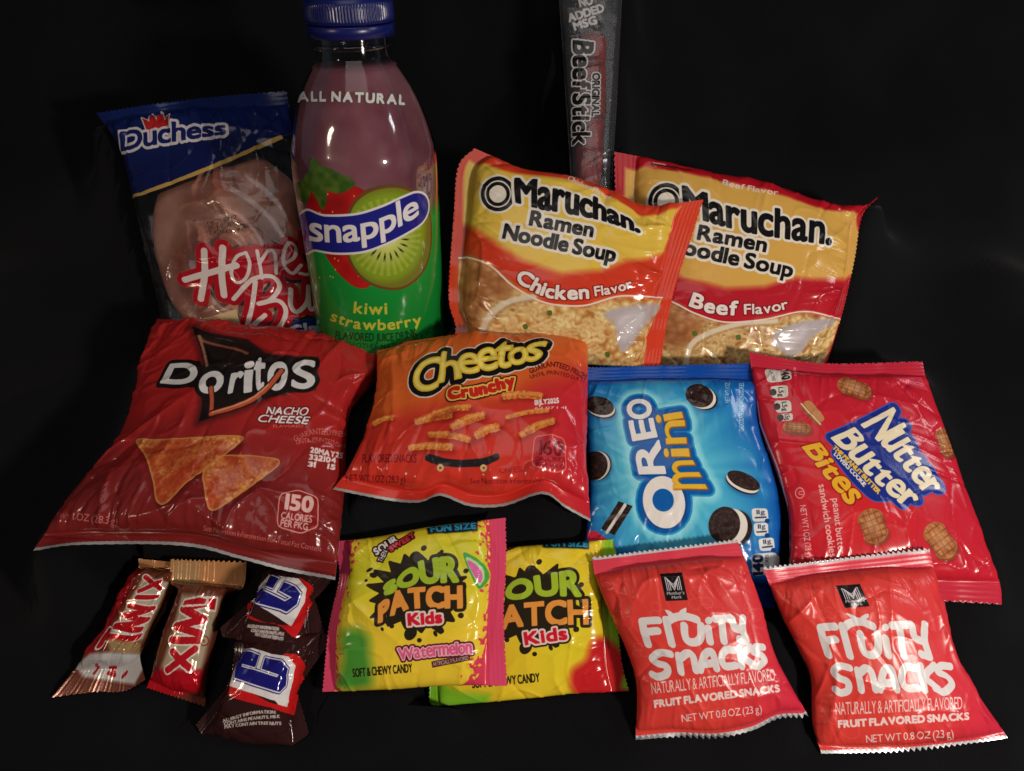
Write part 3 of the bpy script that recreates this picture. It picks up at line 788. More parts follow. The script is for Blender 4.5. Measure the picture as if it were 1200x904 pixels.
# ------------------------------------------------------------------ mini sandwich cookie bag
def oreo():
    b = Bag([(688, 431), (882, 426), (908, 714), (683, 664)], (43, 43, 40, 40), edges=dict(right=[(886, 470), (890, 510), (914, 596)], left=[(685, 476), (690, 576)]), seal0=0.9, seal1=1.0, press=0.45, thick=1.7, seed=45, creases=12, crease_h=0.08, crumple=0.9)
    z = zoomed(670, 410, 3.0115); m = zoomed(730, 470, 5.65)
    c = b.canvas('mini_cookie_print', (22, 128, 190))
    c0 = b.inv(np.array(z((330, 420))))[0]
    k = b.k / 3.0
    def rays(X, Y):
        dx, dy = X - c0[0], Y - c0[1]; r = np.hypot(dx, dy * 0.8); a = np.arctan2(dy, dx)
        ray = 0.5 + 0.5 * np.sin(a * 23 + 2 * np.sin(a * 7))
        base = mix((96, 206, 226), (14, 104, 184), (r - 1.6) / 3.6)
        return mix(base, (110, 214, 232), 0.35 * ray * np.clip(1.4 - r / 5, 0, 1))
    c.wash(rays, lambda X, Y: np.ones_like(X))
    edge = lambda X, Y: np.maximum.reduce([1 - X / 0.7, 1 - (b.W - X) / 1.0, (Y - (b.H - 1.6)) / 0.5, (1.7 - Y) / 0.8])
    c.wash(lambda X, Y: np.array((12, 74, 168)), edge)
    c.wash(lambda X, Y: np.array((16, 52, 138)), lambda X, Y: np.maximum((1.2 - Y) / 0.6, (X - b.W + 0.5) / 0.6))
    # logo: blue cushion, white OREO, yellow mini, reading upwards
    O1 = m((130, 830), (135, 505), (405, 500), (415, 840)); R = m((110, 480), (68, 285), (235, 265), (278, 478)); E = m((68, 262), (42, 135), (195, 120), (222, 235)); O2 = m((35, 120), (28, -5), (180, -8), (188, 112))
    mini = [('m', m((330, 580), (325, 400), (460, 395), (555, 580))), ('i', m((275, 370), (270, 318), (430, 312), (440, 372))),
            ('n', m((285, 285), (275, 135), (405, 130), (420, 280))), ('i', m((225, 145), (215, 98), (385, 70), (398, 115)))]
    alls = [('O', O1), ('R', R), ('E', E), ('O', O2)]
    for g, col, so in ((13, (150, 226, 240), 8), (8.2, (30, 150, 206), 1), (6.2, (12, 92, 172), 1)):
        for ch, q in alls + mini: fit(c, ch, q, col, g, soft=so)
        c.draw([np.array(m((180, 560), (380, 560), (380, 780), (180, 780))), np.array(m((120, 300), (320, 280), (380, 540), (200, 540)))], [(g - 4, col, 1, so)])
    for ch, q in alls: fit(c, ch, [(a + 1.2, d + 1.2) for a, d in q], (8, 66, 140), 1.2, soft=3)
    cvq = np.array(O1); g0 = cvq.mean(0)
    c.ellipse(*(g0 + np.array((0, 0.5))), 24.5, 31, (240, 234, 226), -12); c.ellipse(*(g0 + np.array((-1, -2))), 12.5, 13.5, (14, 96, 176), -12)
    for ch, q in alls[1:]: fit(c, ch, q, (240, 236, 230), 1.3)
    for ch, q in mini: fit(c, ch, [(a + .8, d + .8) for a, d in q], (180, 96, 20), 1.0, soft=2)
    for ch, q in mini: fit(c, ch, q, (238, 188, 50), 0.4)
    choc = crunchy((52, 34, 30), (34, 22, 20), (86, 62, 54), 6, 5)
    def cookie(x, y, rx, ry, ang, sx, sy):
        cx, cy = z((x, y))[0]; s = 3.0115
        c.ellipse(cx + sx / s * 1.1, cy + sy / s * 1.1 + 1.5, rx / s * 1.02, ry / s * 1.02, (8, 60, 120), ang, 0.5, 6)
        c.ellipse(cx + sx / s, cy + sy / s, rx / s, ry / s, (40, 26, 24), ang)
        c.ellipse(cx + sx / s * 0.62, cy + sy / s * 0.62, rx / s, ry / s, (232, 226, 214), ang)
        c.ellipse(cx, cy, rx / s, ry / s, choc, ang)
        c.ellipse(cx, cy, rx / s * 0.78, ry / s * 0.78, (92, 68, 60), ang, 0.35, 1); c.ellipse(cx, cy, rx / s * 0.72, ry / s * 0.72, choc, ang)
    cookie(450, 163, 50, 40, 20, 16, 10); cookie(98, 198, 52, 32, 15, 6, 12); cookie(80, 410, 46, 52, 20, 14, 0); cookie(606, 462, 62, 27, 25, -6, 14); cookie(538, 618, 56, 64, 10, 42, 12)
    c.draw([np.array(z((165, 535), (215, 552), (150, 655), (103, 632)))], [(0, choc)])
    c.stroke(z((188, 548), (124, 645)), 3.4, (232, 226, 214))
    c.text('NET WT 1 OZ', z((556, 188), (556, 118)), 5, (210, 232, 240), 0.1)
    c.text('CHOCOLATE SANDWICH COOKIES', z((606, 288), (606, 118)), 5.5, (210, 232, 240), 0.1)
    for q in ([(633, 560), (690, 560), (694, 605), (638, 608)], [(640, 612), (692, 610), (694, 656), (645, 658)], [(657, 668), (712, 662), (716, 708), (664, 712)]):
        at = facts_box(c, z(*q))
        c.text('11g', [at(0.3, 0.45), at(0.8, 0.42)], 5, (40, 50, 90), 0.2); c.stroke([at(0.2, 0.7), at(0.85, 0.68)], 1.6, (60, 70, 100))
        c.ellipse(*at(0.9, 1.0), 3, 3, (12, 60, 130))
    at = facts_box(c, z((632, 722), (725, 714), (725, 790), (636, 800)))
    c.text('140', [at(0.42, 0.95), at(0.42, 0.08)], 11, (30, 36, 70), 0.8); c.text('CALORIES', [at(0.66, 0.9), at(0.66, 0.1)], 4, (40, 46, 80), 0.1)
    c.poly(z((55, 640), (85, 640), (155, 690), (60, 700)), (206, 40, 70))
    b.build('mini_cookie_bag', 'bright blue bag of mini chocolate sandwich cookies with white vertical lettering', 'snack bag', c, rough=0.2, back_rgb=(18, 60, 140), back_metal=0.1)
oreo()

# ------------------------------------------------------------------ peanut butter cookie bag
def nutter():
    b = Bag([(878, 413), (1081, 424), (1174, 708), (922, 694)], (43, 43, 39.3, 39.3), edges=dict(right=[(1088, 453), (1118, 541), (1150, 630), (1171, 682)], left=[(886, 471), (892, 503), (911, 556), (924, 600), (926, 650)], top=[(965, 426)]), seal0=1.0, seal1=1.1, press=0.45, thick=1.8, seed=57, creases=14, crease_h=0.08, crumple=0.95)
    z = zoomed(870, 400, 2.825)
    c = b.canvas('peanut_cookie_print', (200, 34, 52))
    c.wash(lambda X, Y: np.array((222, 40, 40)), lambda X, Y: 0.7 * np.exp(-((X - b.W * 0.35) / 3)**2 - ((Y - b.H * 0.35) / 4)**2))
    c.wash(lambda X, Y: np.array((198, 40, 62)), lambda X, Y: np.maximum((Y - (b.H - 1.1)) / 0.05, (1.0 - Y) / 0.05))
    blue = (26, 44, 136)
    def word(s, base, top, col, bold, outs): c.text(s, z(*base), 0, col, bold, under=outs, top=z(*top), gap=0.04, xup=0.84)
    nb = [((395, 278), (510, 390), (612, 512)), ((500, 222), (575, 335), (662, 478))]
    bb = [((296, 322), (415, 440), (548, 556)), ((372, 288), (478, 402), (588, 512))]
    for gr, col in ((6.6, (46, 92, 190)), (5.2, blue)):
        for s, e in (('Nutter', nb), ('Butter', bb)): c.text(s, z(*e[0]), 0, col, 1.3, top=z(*e[1]), gap=0.04, xup=0.84, under=[(gr, col)])
        c.draw([rounded(z((312, 340), (400, 300), (520, 420), (560, 500), (490, 530), (428, 528), (360, 462), (292, 372)), 0.3)], [(1.5 if gr > 6 else 0, col)])
    for s, e in (('Nutter', nb), ('Butter', bb)): word(s, e[0], e[1], (240, 226, 190), 1.3, ())
    word('THE PEANUT BUTTER', ((298, 354), (374, 428), (448, 506)), ((307, 345), (383, 418), (458, 496)), (236, 190, 60), 0.5, ())
    word('LOVERS COOKIE', ((302, 376), (350, 426), (402, 482)), ((310, 367), (358, 417), (410, 473)), (236, 230, 220), 0.3, ())
    word('Bites', ((200, 352), (270, 440), (352, 542)), ((256, 338), (320, 415), (402, 508)), (238, 180, 40), 1.2, [(1.6, (150, 24, 30))])
    nutc = crunchy((190, 116, 66), (150, 84, 48), (222, 156, 98), 4, 9)
    def waffle(x, y, L, w, ang, turn=0):
        s = 2.825; cx, cy = z((x, y))[0]; a = math.radians(ang); ux, uy = math.cos(a), math.sin(a)
        t = np.linspace(0, 2 * math.pi, 48, endpoint=False)
        r = 1 - 0.26 * np.exp(-((np.abs(np.sin(t)) - 1) / 0.12)**2)
        lx, ly = L / s * np.cos(t) * r, w / s * np.sin(t) * r
        P = np.stack([cx + lx * ux - ly * uy, cy + lx * uy + ly * ux], 1)
        c.draw([P + np.array((2, 3.5))], [(0, (110, 10, 26), 0.6, 5)])
        c.draw([P + np.array((1.2, 2.2))], [(0.4, (130, 74, 40))]); c.draw([P], [(0.3, nutc)])
        for i in np.linspace(-0.7, 0.7, 5):
            for q in (0, 1):
                h = math.sqrt(max(1 - i * i, 0.05)) * 0.88
                e = [(i, -h), (i, h)] if q == 0 else [(-h, i), (h, i)]
                e = [(cx + L/s*p[0]*ux - w/s*p[1]*uy, cy + L/s*p[0]*uy + w/s*p[1]*ux) for p in e]
                c.stroke(e, 1.2, (112, 60, 32), 0.7, 1.2)
        c.draw([P * 0.55 + np.array((cx - 1.5, cy - 2.5)) * 0.45], [(0, (244, 200, 150), 0.3, 6)])
    waffle(370, 155, 58, 32, 18); waffle(180, 286, 46, 22, 5); waffle(668, 335, 48, 26, 70); waffle(432, 612, 58, 52, 70); waffle(655, 660, 66, 48, 55)
    for o in (0, 12):
        c.draw([rounded(z((185 + o, 215 - o), (212 + o, 206 - o), (268 + o * .6, 268 - o), (250 + o * .6, 284 - o)), 0.3)], [(0, (150, 84, 50) if o == 0 else (200, 136, 88))])
    c.stroke(z((195, 208), (258, 275)), 2, (236, 206, 160))
    pk = (240, 190, 186)
    c.text('peanut butter', z((297, 522), (318, 705)), 8.2, pk, 0.25); c.text('sandwich cookies', z((252, 476), (290, 715)), 8.2, pk, 0.25)
    c.text('NET WT 1 OZ (28 g)', z((190, 545), (212, 715)), 7, pk, 0.1)
    c.ellipse(*z((190, 503))[0], 5.5, 6.5, pk); c.ellipse(*z((190, 503))[0], 4.6, 5.6, (214, 34, 46)); c.text('U', z((186, 497), (186, 509)), 5, pk, 0.1)
    for i, q in enumerate(([(72, 92), (160, 95), (164, 128), (84, 140)], [(92, 150), (150, 145), (152, 186), (98, 190)], [(104, 197), (160, 196), (164, 234), (112, 238)], [(116, 242), (166, 238), (168, 262), (124, 266)])):
        at = facts_box(c, z(*q), paper=(222, 214, 204))
        if i == 0: c.text('140', [at(0.62, 0.1), at(0.62, 0.9)], 9, (40, 36, 40), 0.6); c.text('CALORIES', [at(0.2, 0.12), at(0.2, 0.9)], 4, (60, 50, 50), 0.1)
        else:
            c.text('1.5g', [at(0.45, 0.15), at(0.45, 0.9)], 5.5, (50, 44, 44), 0.3); c.ellipse(*at(0.12, 0.5), 4, 4, (60, 50, 52))
    c.text('PER PACK', z((168, 88), (172, 118)), 3, pk, 0)
    c.poly(z((500, 122), (590, 120), (616, 165), (560, 150)), (222, 70, 96), 0.8); c.text('NABISCO', z((520, 134), (598, 150)), 3.4, (240, 170, 180), 0.1)
    c.stroke(z((58, 270), (85, 340), (120, 430), (148, 540)), 3.2, (232, 214, 210)); c.stroke(z((50, 200), (62, 275)), 2, (226, 190, 190))
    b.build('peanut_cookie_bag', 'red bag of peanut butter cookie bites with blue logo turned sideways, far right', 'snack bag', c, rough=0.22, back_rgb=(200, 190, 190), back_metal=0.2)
nutter()
# ------------------------------------------------------------------ fruit flavoured snack pouches
def fruity(corners, depths, seed, z, P, label, hand=(), edges=None):
    b = Bag(corners, depths, edges=edges, seal0=0.35, seal1=1.05, press=0.45, thick=2.0, seed=seed, creases=18, crease_h=0.1, crumple=1.1, cell=0.13, zig=0.10, zigp=0.27, hand=hand)
    c = b.canvas('fruit_pouch_print', (224, 66, 58), 64)
    c.wash(lambda X, Y: np.array((206, 40, 72)), lambda X, Y: np.clip((X / b.W - 0.45) * 1.6, 0, 1) * np.clip(1.1 - Y / b.H, 0, 1))
    rs = np.random.RandomState(seed)
    for i in range(16):                                  # faint line drawings of fruit and honeycomb
        x, y = rs.uniform(0.06, 0.94) * b.W, rs.uniform(0.1, 0.8) * b.H; r = rs.uniform(0.25, 0.6); t = np.linspace(0, 2 * math.pi, 7 if i % 2 else 24)
        sh = [np.stack([x + r * np.cos(t), y + r * (0.8 if i % 3 else 1) * np.sin(t)], 1)]
        if i % 2: sh = [s * 0.55 + np.array((x, y)) * 0.45 + np.array((dx, dy)) * r for s in sh for dx, dy in ((0, 0), (0.96, 0), (0.48, 0.83))]
        c.draw(sh, [(0.35, (244, 120, 110), 0.4)], closed=False, uv=True)
    c.wash(lambda X, Y: np.array((222, 66, 84)), lambda X, Y: (Y - (b.H - 1.05)) / 0.05)
    c.wash(lambda X, Y: np.array((205, 205, 208)), lambda X, Y: np.maximum((Y - (b.H - 0.17)) / 0.04, (0.07 - Y) / 0.03))
    sq = P['sq']
    c.poly(z(*sq), (28, 20, 24))
    tl, tr, br, bl = (np.array(q, float) for q in z(*sq))
    at = lambda x, y: (tl*(1-x)+tr*x)*(1-y) + (bl*(1-x)+br*x)*y
    for d in (0, 0.09, 0.18):
        c.stroke([at(0.18 + d * .9, 0.62), at(0.18 + d * .9, 0.14 + d * .9)], 0.9, (220, 216, 218), smooth=False)
        c.stroke([at(0.82 - d * .9, 0.62), at(0.82 - d * .9, 0.14 + d * .9)], 0.9, (220, 216, 218), smooth=False)
    for d in (0, 0.12, 0.24):
        c.stroke([at(0.2 + d * .3, 0.14 + d * .3), at(0.5, 0.42 + d * .8), at(0.8 - d * .3, 0.14 + d * .3)], 0.9, (220, 216, 218), smooth=False)
    c.text("Member's", [at(0.12, 0.78), at(0.9, 0.78)], 3.4, (228, 224, 224), 0.25); c.text('Mark', [at(0.3, 0.93), at(0.75, 0.93)], 3.2, (228, 224, 224), 0.25)
    w = (224, 219, 217)
    Hq = homography([(255, 350), (720, 345), (825, 635), (340, 640)], P['ref'])
    LET = [[(284, 372), (296, 420), (316, 480)], [(284, 368), (342, 364)], [(300, 422), (344, 416)], [(372, 362), (384, 410), (404, 484)], [(376, 372), (404, 350), (446, 344), (496, 362)],
           [(446, 394), (452, 440), (466, 472), (496, 480), (518, 458), (516, 396)], [(548, 412), (560, 480)], [(576, 360), (650, 356)], [(606, 364), (622, 482)],
           [(656, 362), (668, 408), (700, 424)], [(708, 356), (708, 420), (728, 488)], [(728, 488), (694, 476)]]
    LES = [[(402, 532), (362, 524), (338, 548), (358, 572), (394, 590), (396, 622), (368, 634), (344, 620)], [(434, 542), (450, 622)], [(440, 556), (468, 534), (492, 552), (508, 620)],
           [(526, 620), (540, 548), (566, 534), (580, 560), (594, 620)], [(536, 594), (588, 592)], [(670, 532), (630, 530), (614, 570), (632, 612), (680, 614)], [(692, 524), (708, 622)], [(746, 522), (712, 568), (764, 618)],
           [(812, 526), (774, 524), (762, 548), (800, 568), (818, 600), (786, 630), (752, 616)]]
    hq = lambda q: z(*[tuple(p) for p in apply_h(Hq, np.array(q, float))])
    c.strokes([hq(q) for q in LET], 8.6, w); c.strokes([hq(q) for q in LES], 8.0, w)
    c.ellipse(*hq([(548, 368)])[0], 4.2, 4.4, w)
    for lf in P['leaf']: c.poly(z(*lf), w, smooth=True)
    for s, p0, p1, h, bo in P['lines']: c.text(s, z(p0, p1), h, (240, 214, 208), bo, space=0.25, gap=0.08)
    return b, c
def build_fruity():
    g = 'fruit snack pouches'
    z = zoomed(680, 620, 3.479)
    P = dict(ref=[(222, 362), (672, 356), (756, 562), (286, 612)], sq=[(325, 184), (414, 178), (438, 290), (348, 294)],
        leaf=[[(345, 330), (372, 340), (392, 362), (365, 358)], [(430, 322), (428, 345), (398, 362), (402, 338)]],
        lines=[('NATURALLY & ARTIFICIALLY FLAVORED', (292, 674), (795, 618), 13.5, 0.0), ('FRUIT FLAVORED SNACKS', (304, 728), (812, 664), 8, 0.7), ('NET WT 0.8 OZ (23 g)', (415, 788), (740, 748), 8.5, 0.0)])
    b, c = fruity([(694, 654), (864, 633), (946, 837), (745, 864)], (38.8, 38.8, 37.6, 37.6), 61, z, P, '',
                  edges=dict(right=[(873, 656), (891, 710), (907, 764), (927, 804)], left=[(698, 677), (713, 715), (735, 764), (746, 804)], bottom=[(795, 860), (841, 861), (881, 853), (912, 839)]))
    b.build('fruit_snack_pouch', 'red fruit snack pouch overlapping the blue cookie bag', 'snack pouch', c, g, rough=0.27, spec=0.3, back_rgb=(205, 205, 208), back_metal=0.85, lip=0.14)
    z = zoomed(880, 630, 3.477)
    P = dict(ref=[(255, 350), (720, 345), (825, 635), (340, 640)], sq=[(345, 198), (444, 191), (484, 282), (383, 288)],
        leaf=[[(386, 310), (410, 315), (442, 334), (412, 330)], [(478, 312), (476, 330), (446, 338), (450, 322)]],
        lines=[('NATURALLY & ARTIFICIALLY FLAVORED', (346, 724), (862, 700), 14.5, 0.0), ('FRUIT FLAVORED SNACKS', (358, 775), (888, 742), 8, 0.7), ('NET WT 0.8 OZ (23 g)', (470, 836), (825, 812), 8.5, 0.0)])
    b, c = fruity([(894, 666), (1089, 643), (1180, 863), (962, 881)], (38.8, 38.8, 37.6, 37.6), 74, z, P, '',
                  edges=dict(right=[(1096, 675), (1105, 713), (1117, 765), (1145, 814)], left=[(918, 725), (937, 762), (950, 794), (952, 846)], bottom=[(1053, 878), (1139, 869)]),
                  hand=[(0.12, 0.72, 30, 1.3, 0.2, 0.2), (0.9, 0.6, 95, 2.5, 0.15, 0.2), (0.14, 0.3, 75, 1.8, 0.18, 0.2)])
    b.build('fruit_snack_pouch', 'red fruit snack pouch at the bottom right corner below the cookie bites bag', 'snack pouch', c, g, rough=0.27, spec=0.3, back_rgb=(205, 205, 208), back_metal=0.85, lip=0.1)
build_fruity()

# ------------------------------------------------------------------ sour chewy candy packs (the candy figures on them are left out)
def sour(c, z, S, Pt, K, soft, fun, banner, melon):
    dk = (44, 36, 22)
    rs = np.random.RandomState(5)
    cen = np.mean(np.array(z(*(S[0] + Pt[0]))), 0)
    # dark splat behind the words
    t = np.linspace(0, 2 * math.pi, 34, endpoint=False)
    rr = np.where(np.arange(34) % 2 == 0, rs.uniform(0.96, 1.28, 34), rs.uniform(0.72, 0.9, 34))
    c.draw([np.stack([cen[0] + 51 * rr * np.cos(t), cen[1] - 7 + 43 * rr * np.sin(t)], 1)], [(1.5, dk)])
    for i in range(15):
        a = rs.uniform(0, 6.28); d = rs.uniform(1.12, 1.42)
        c.ellipse(cen[0] + 46 * d * math.cos(a), cen[1] - 6 + 40 * d * math.sin(a), rs.uniform(1.6, 4.6), rs.uniform(1.6, 3.6), dk, rs.uniform(0, 180))
    for q in ((-2, -48, 7, 8), (34, -40, 8, 6), (-34, -24, 9, 6), (-8, 40, 7, 9), (26, 36, 6, 4)): c.ellipse(cen[0] + q[0], cen[1] + q[1], q[2], q[3], dk, 30)
    for (bs, tp), s in ((S, 'SOUR'), (Pt, 'PATCH')): c.text(s, z(*bs), 0, dk, 1.9 if s == 'SOUR' else 1.6, top=z(*tp), gap=0.08 if s == 'SOUR' else 0.07, under=[(3.2, dk)])
    c.text('SOUR', z(*S[0]), 0, (168, 196, 48), 1.9, top=z(*S[1]), gap=0.08); c.text('PATCH', z(*Pt[0]), 0, (238, 156, 66), 1.6, top=z(*Pt[1]), gap=0.07)
    c.text('Kids', z(*K[0]), K[1], (214, 30, 50), 0.9, under=[(3.8, dk), (1.9, (240, 214, 206))])
    c.text('SOFT & CHEWY CANDY', z(*soft[0]), soft[1], (44, 38, 14), 0.35, gap=0.08)
    q = z(*fun[0])
    c.draw([np.array(q)], [(1.2, (30, 34, 40), 1, 2)]); c.text('FUN SIZE', z(*fun[1]), 6.5, (40, 160, 200), 0.6)
    c.text('SOUR', z(*banner[0]), 7.5, WHITE, 0.6, under=[(1.8, (50, 24, 24))]); c.text('THEN', z(*banner[1]), 5.5, WHITE, 0.2, under=[(1.6, (50, 24, 24))])
    c.text('SWEET', z(*banner[2]), 5.5, (220, 60, 70), 0.5, under=[(1.6, (70, 20, 26))])
def build_sour():
    g = 'sour candy packs'
    # yellow and green pack, lying behind
    z = zoomed(490, 610, 3.93)
    b = Bag([(508, 648), (722, 632), (737, 810), (503, 822)], (39.8, 39.8, 38.9, 38.9), edges=dict(bottom=[(518, 827), (625, 818), (668, 813)], right=[(722, 700), (728, 773)]), seal0=0.7, seal1=0.9, press=0.45, thick=1.3, seed=82, turn=1, creases=14, crease_h=0.09, crumple=1.0, cell=0.12, zig=0.05, zigp=0.2)
    c = b.canvas('sour_candy_print', (242, 210, 48), 64)
    c.wash(lambda X, Y: np.array((140, 196, 40)), lambda X, Y: np.maximum((Y - (b.H - 1.0)) / 0.5, (1.2 - Y) / 0.6))
    c.wash(lambda X, Y: np.array((222, 214, 40)), lambda X, Y: 0.6 * np.exp(-((X - b.W * 0.5) / 2.5)**2 - ((Y - b.H * 0.7) / 1.6)**2))
    c.poly(z((735, 800), (705, 700), (770, 640), (800, 560), (850, 540), (930, 600), (960, 700), (975, 800)), (206, 36, 40), 1, 10, smooth=True)
    c.poly(z((960, 640), (985, 640), (990, 790), (930, 770)), (150, 200, 40), 1, 6)
    c.poly(z((40, 720), (200, 790), (330, 800), (320, 870), (30, 880)), (130, 196, 44), 1, 10)
    sour(c, z, ([(335, 392), (465, 356), (600, 342), (745, 345)], [(330, 352), (450, 282), (560, 258), (742, 228)]), ([(310, 522), (420, 492), (560, 478), (780, 474)], [(315, 440), (420, 396), (560, 378), (775, 368)]),
         ([(495, 572), (685, 545)], 14), ([(250, 772), (560, 742)], 10), ([(575, 95), (790, 85), (782, 128), (578, 122)], [(590, 118), (780, 122)]), ([(300, 170), (380, 120)], [(330, 190), (360, 150)], [(400, 138), (490, 110)]), False)
    b.build('sour_candy_pack', 'yellow sour candy pack with green edges tucked behind the watermelon flavour pack', 'candy pack', c, g, rough=0.2, back_rgb=(150, 190, 50), back_metal=0,
            names=('front_panel', 'right_seal', 'left_seal'), seal_ridges=0.2)
    # watermelon pack on top
    z = zoomed(370, 600, 4.109)
    b = Bag([(391, 635), (592, 607), (594, 804), (378, 811)], (38.4, 38.4, 37.3, 37.3), edges=dict(left=[(398, 673), (389, 717), (384, 746)], right=[(593, 661), (590, 722)], top=[(443, 629), (501, 618)], bottom=[(467, 807), (528, 803)]), seal0=0.85, seal1=1.0, press=0.45, thick=1.9, seed=93, turn=1, creases=14, crease_h=0.08, crumple=0.9, cell=0.12, zig=0.05, zigp=0.2,
            hand=[(0.5, 0.28, 48, 1.8, 0.16, 0.25)])
    c = b.canvas('sour_watermelon_print', (244, 210, 56), 64)
    c.wash(lambda X, Y: np.array((214, 214, 44)), lambda X, Y: np.exp(-((X - b.W * 0.25) / 1.8)**2) * 0.9)
    pink = (222, 62, 92)
    def pk(X, Y):
        n = vnoise(X, Y, 5.5, 7, 2)
        e = np.maximum(1.25 - Y + 0.5 * np.clip(1 - X / 2, 0, 1), (Y - (b.H - 1.5)) + 0.9 * np.clip((X - b.W + 2.4) / 2.4, 0, 1))
        return np.clip((e * 0.9 - 0.25 + (n - 0.5) * 1.5) * 8, 0, 1)
    c.wash(lambda X, Y: np.array(pink), pk)
    c.wash(lambda X, Y: np.array((224, 74, 110)), lambda X, Y: np.maximum((Y - (b.H - 0.8)) / 0.05, (0.75 - Y) / 0.05))
    c.poly(z((125, 590), (190, 560), (250, 600), (260, 690), (270, 780), (250, 840), (110, 840), (130, 720)), (76, 150, 52), 1, 14, smooth=True)
    # watermelon slice
    c.poly(z((708, 205), (760, 215), (815, 260), (830, 310), (815, 350), (775, 362)), (80, 170, 70), smooth=True)
    c.poly(z((722, 225), (765, 235), (805, 275), (812, 315), (800, 340), (780, 348)), (190, 220, 160), smooth=True)
    c.poly(z((728, 240), (762, 248), (795, 285), (800, 320), (782, 338)), (224, 110, 170), smooth=True)
    sour(c, z, ([(338, 396), (450, 352), (545, 338), (680, 332)], [(330, 356), (440, 284), (520, 238), (678, 216)]), ([(305, 530), (390, 484), (500, 462), (700, 458)], [(306, 450), (390, 386), (500, 368), (698, 360)]),
         ([(448, 545), (605, 532)], 13), ([(180, 795), (465, 770)], 9.6), ([(538, 82), (775, 48), (772, 88), (545, 104)], [(555, 98), (770, 80)]), ([(292, 208), (395, 140)], [(318, 244), (345, 192)], [(362, 190), (478, 120)]), True)
    c.text('Watermelon', z((402, 712), (575, 692), (750, 680)), 13, (232, 96, 140), 0.45, under=[(2.6, (96, 22, 44)), (1.0, (245, 190, 200))], gap=0.06, xup=0.8)
    c.draw([np.array(z((558, 722), (738, 688), (740, 712), (562, 748)))], [(0.4, (90, 40, 40))]); c.text('ARTIFICIALLY FLAVORED', z((564, 742), (736, 710)), 4.4, (236, 220, 200), 0)
    b.build('sour_candy_pack', 'yellow and pink watermelon sour candy pack lying on the other candy pack', 'candy pack', c, g, rough=0.22, back_rgb=(205, 80, 100), back_metal=0,
            names=('front_panel', 'right_seal', 'left_seal'), seal_ridges=0.2)
build_sour()

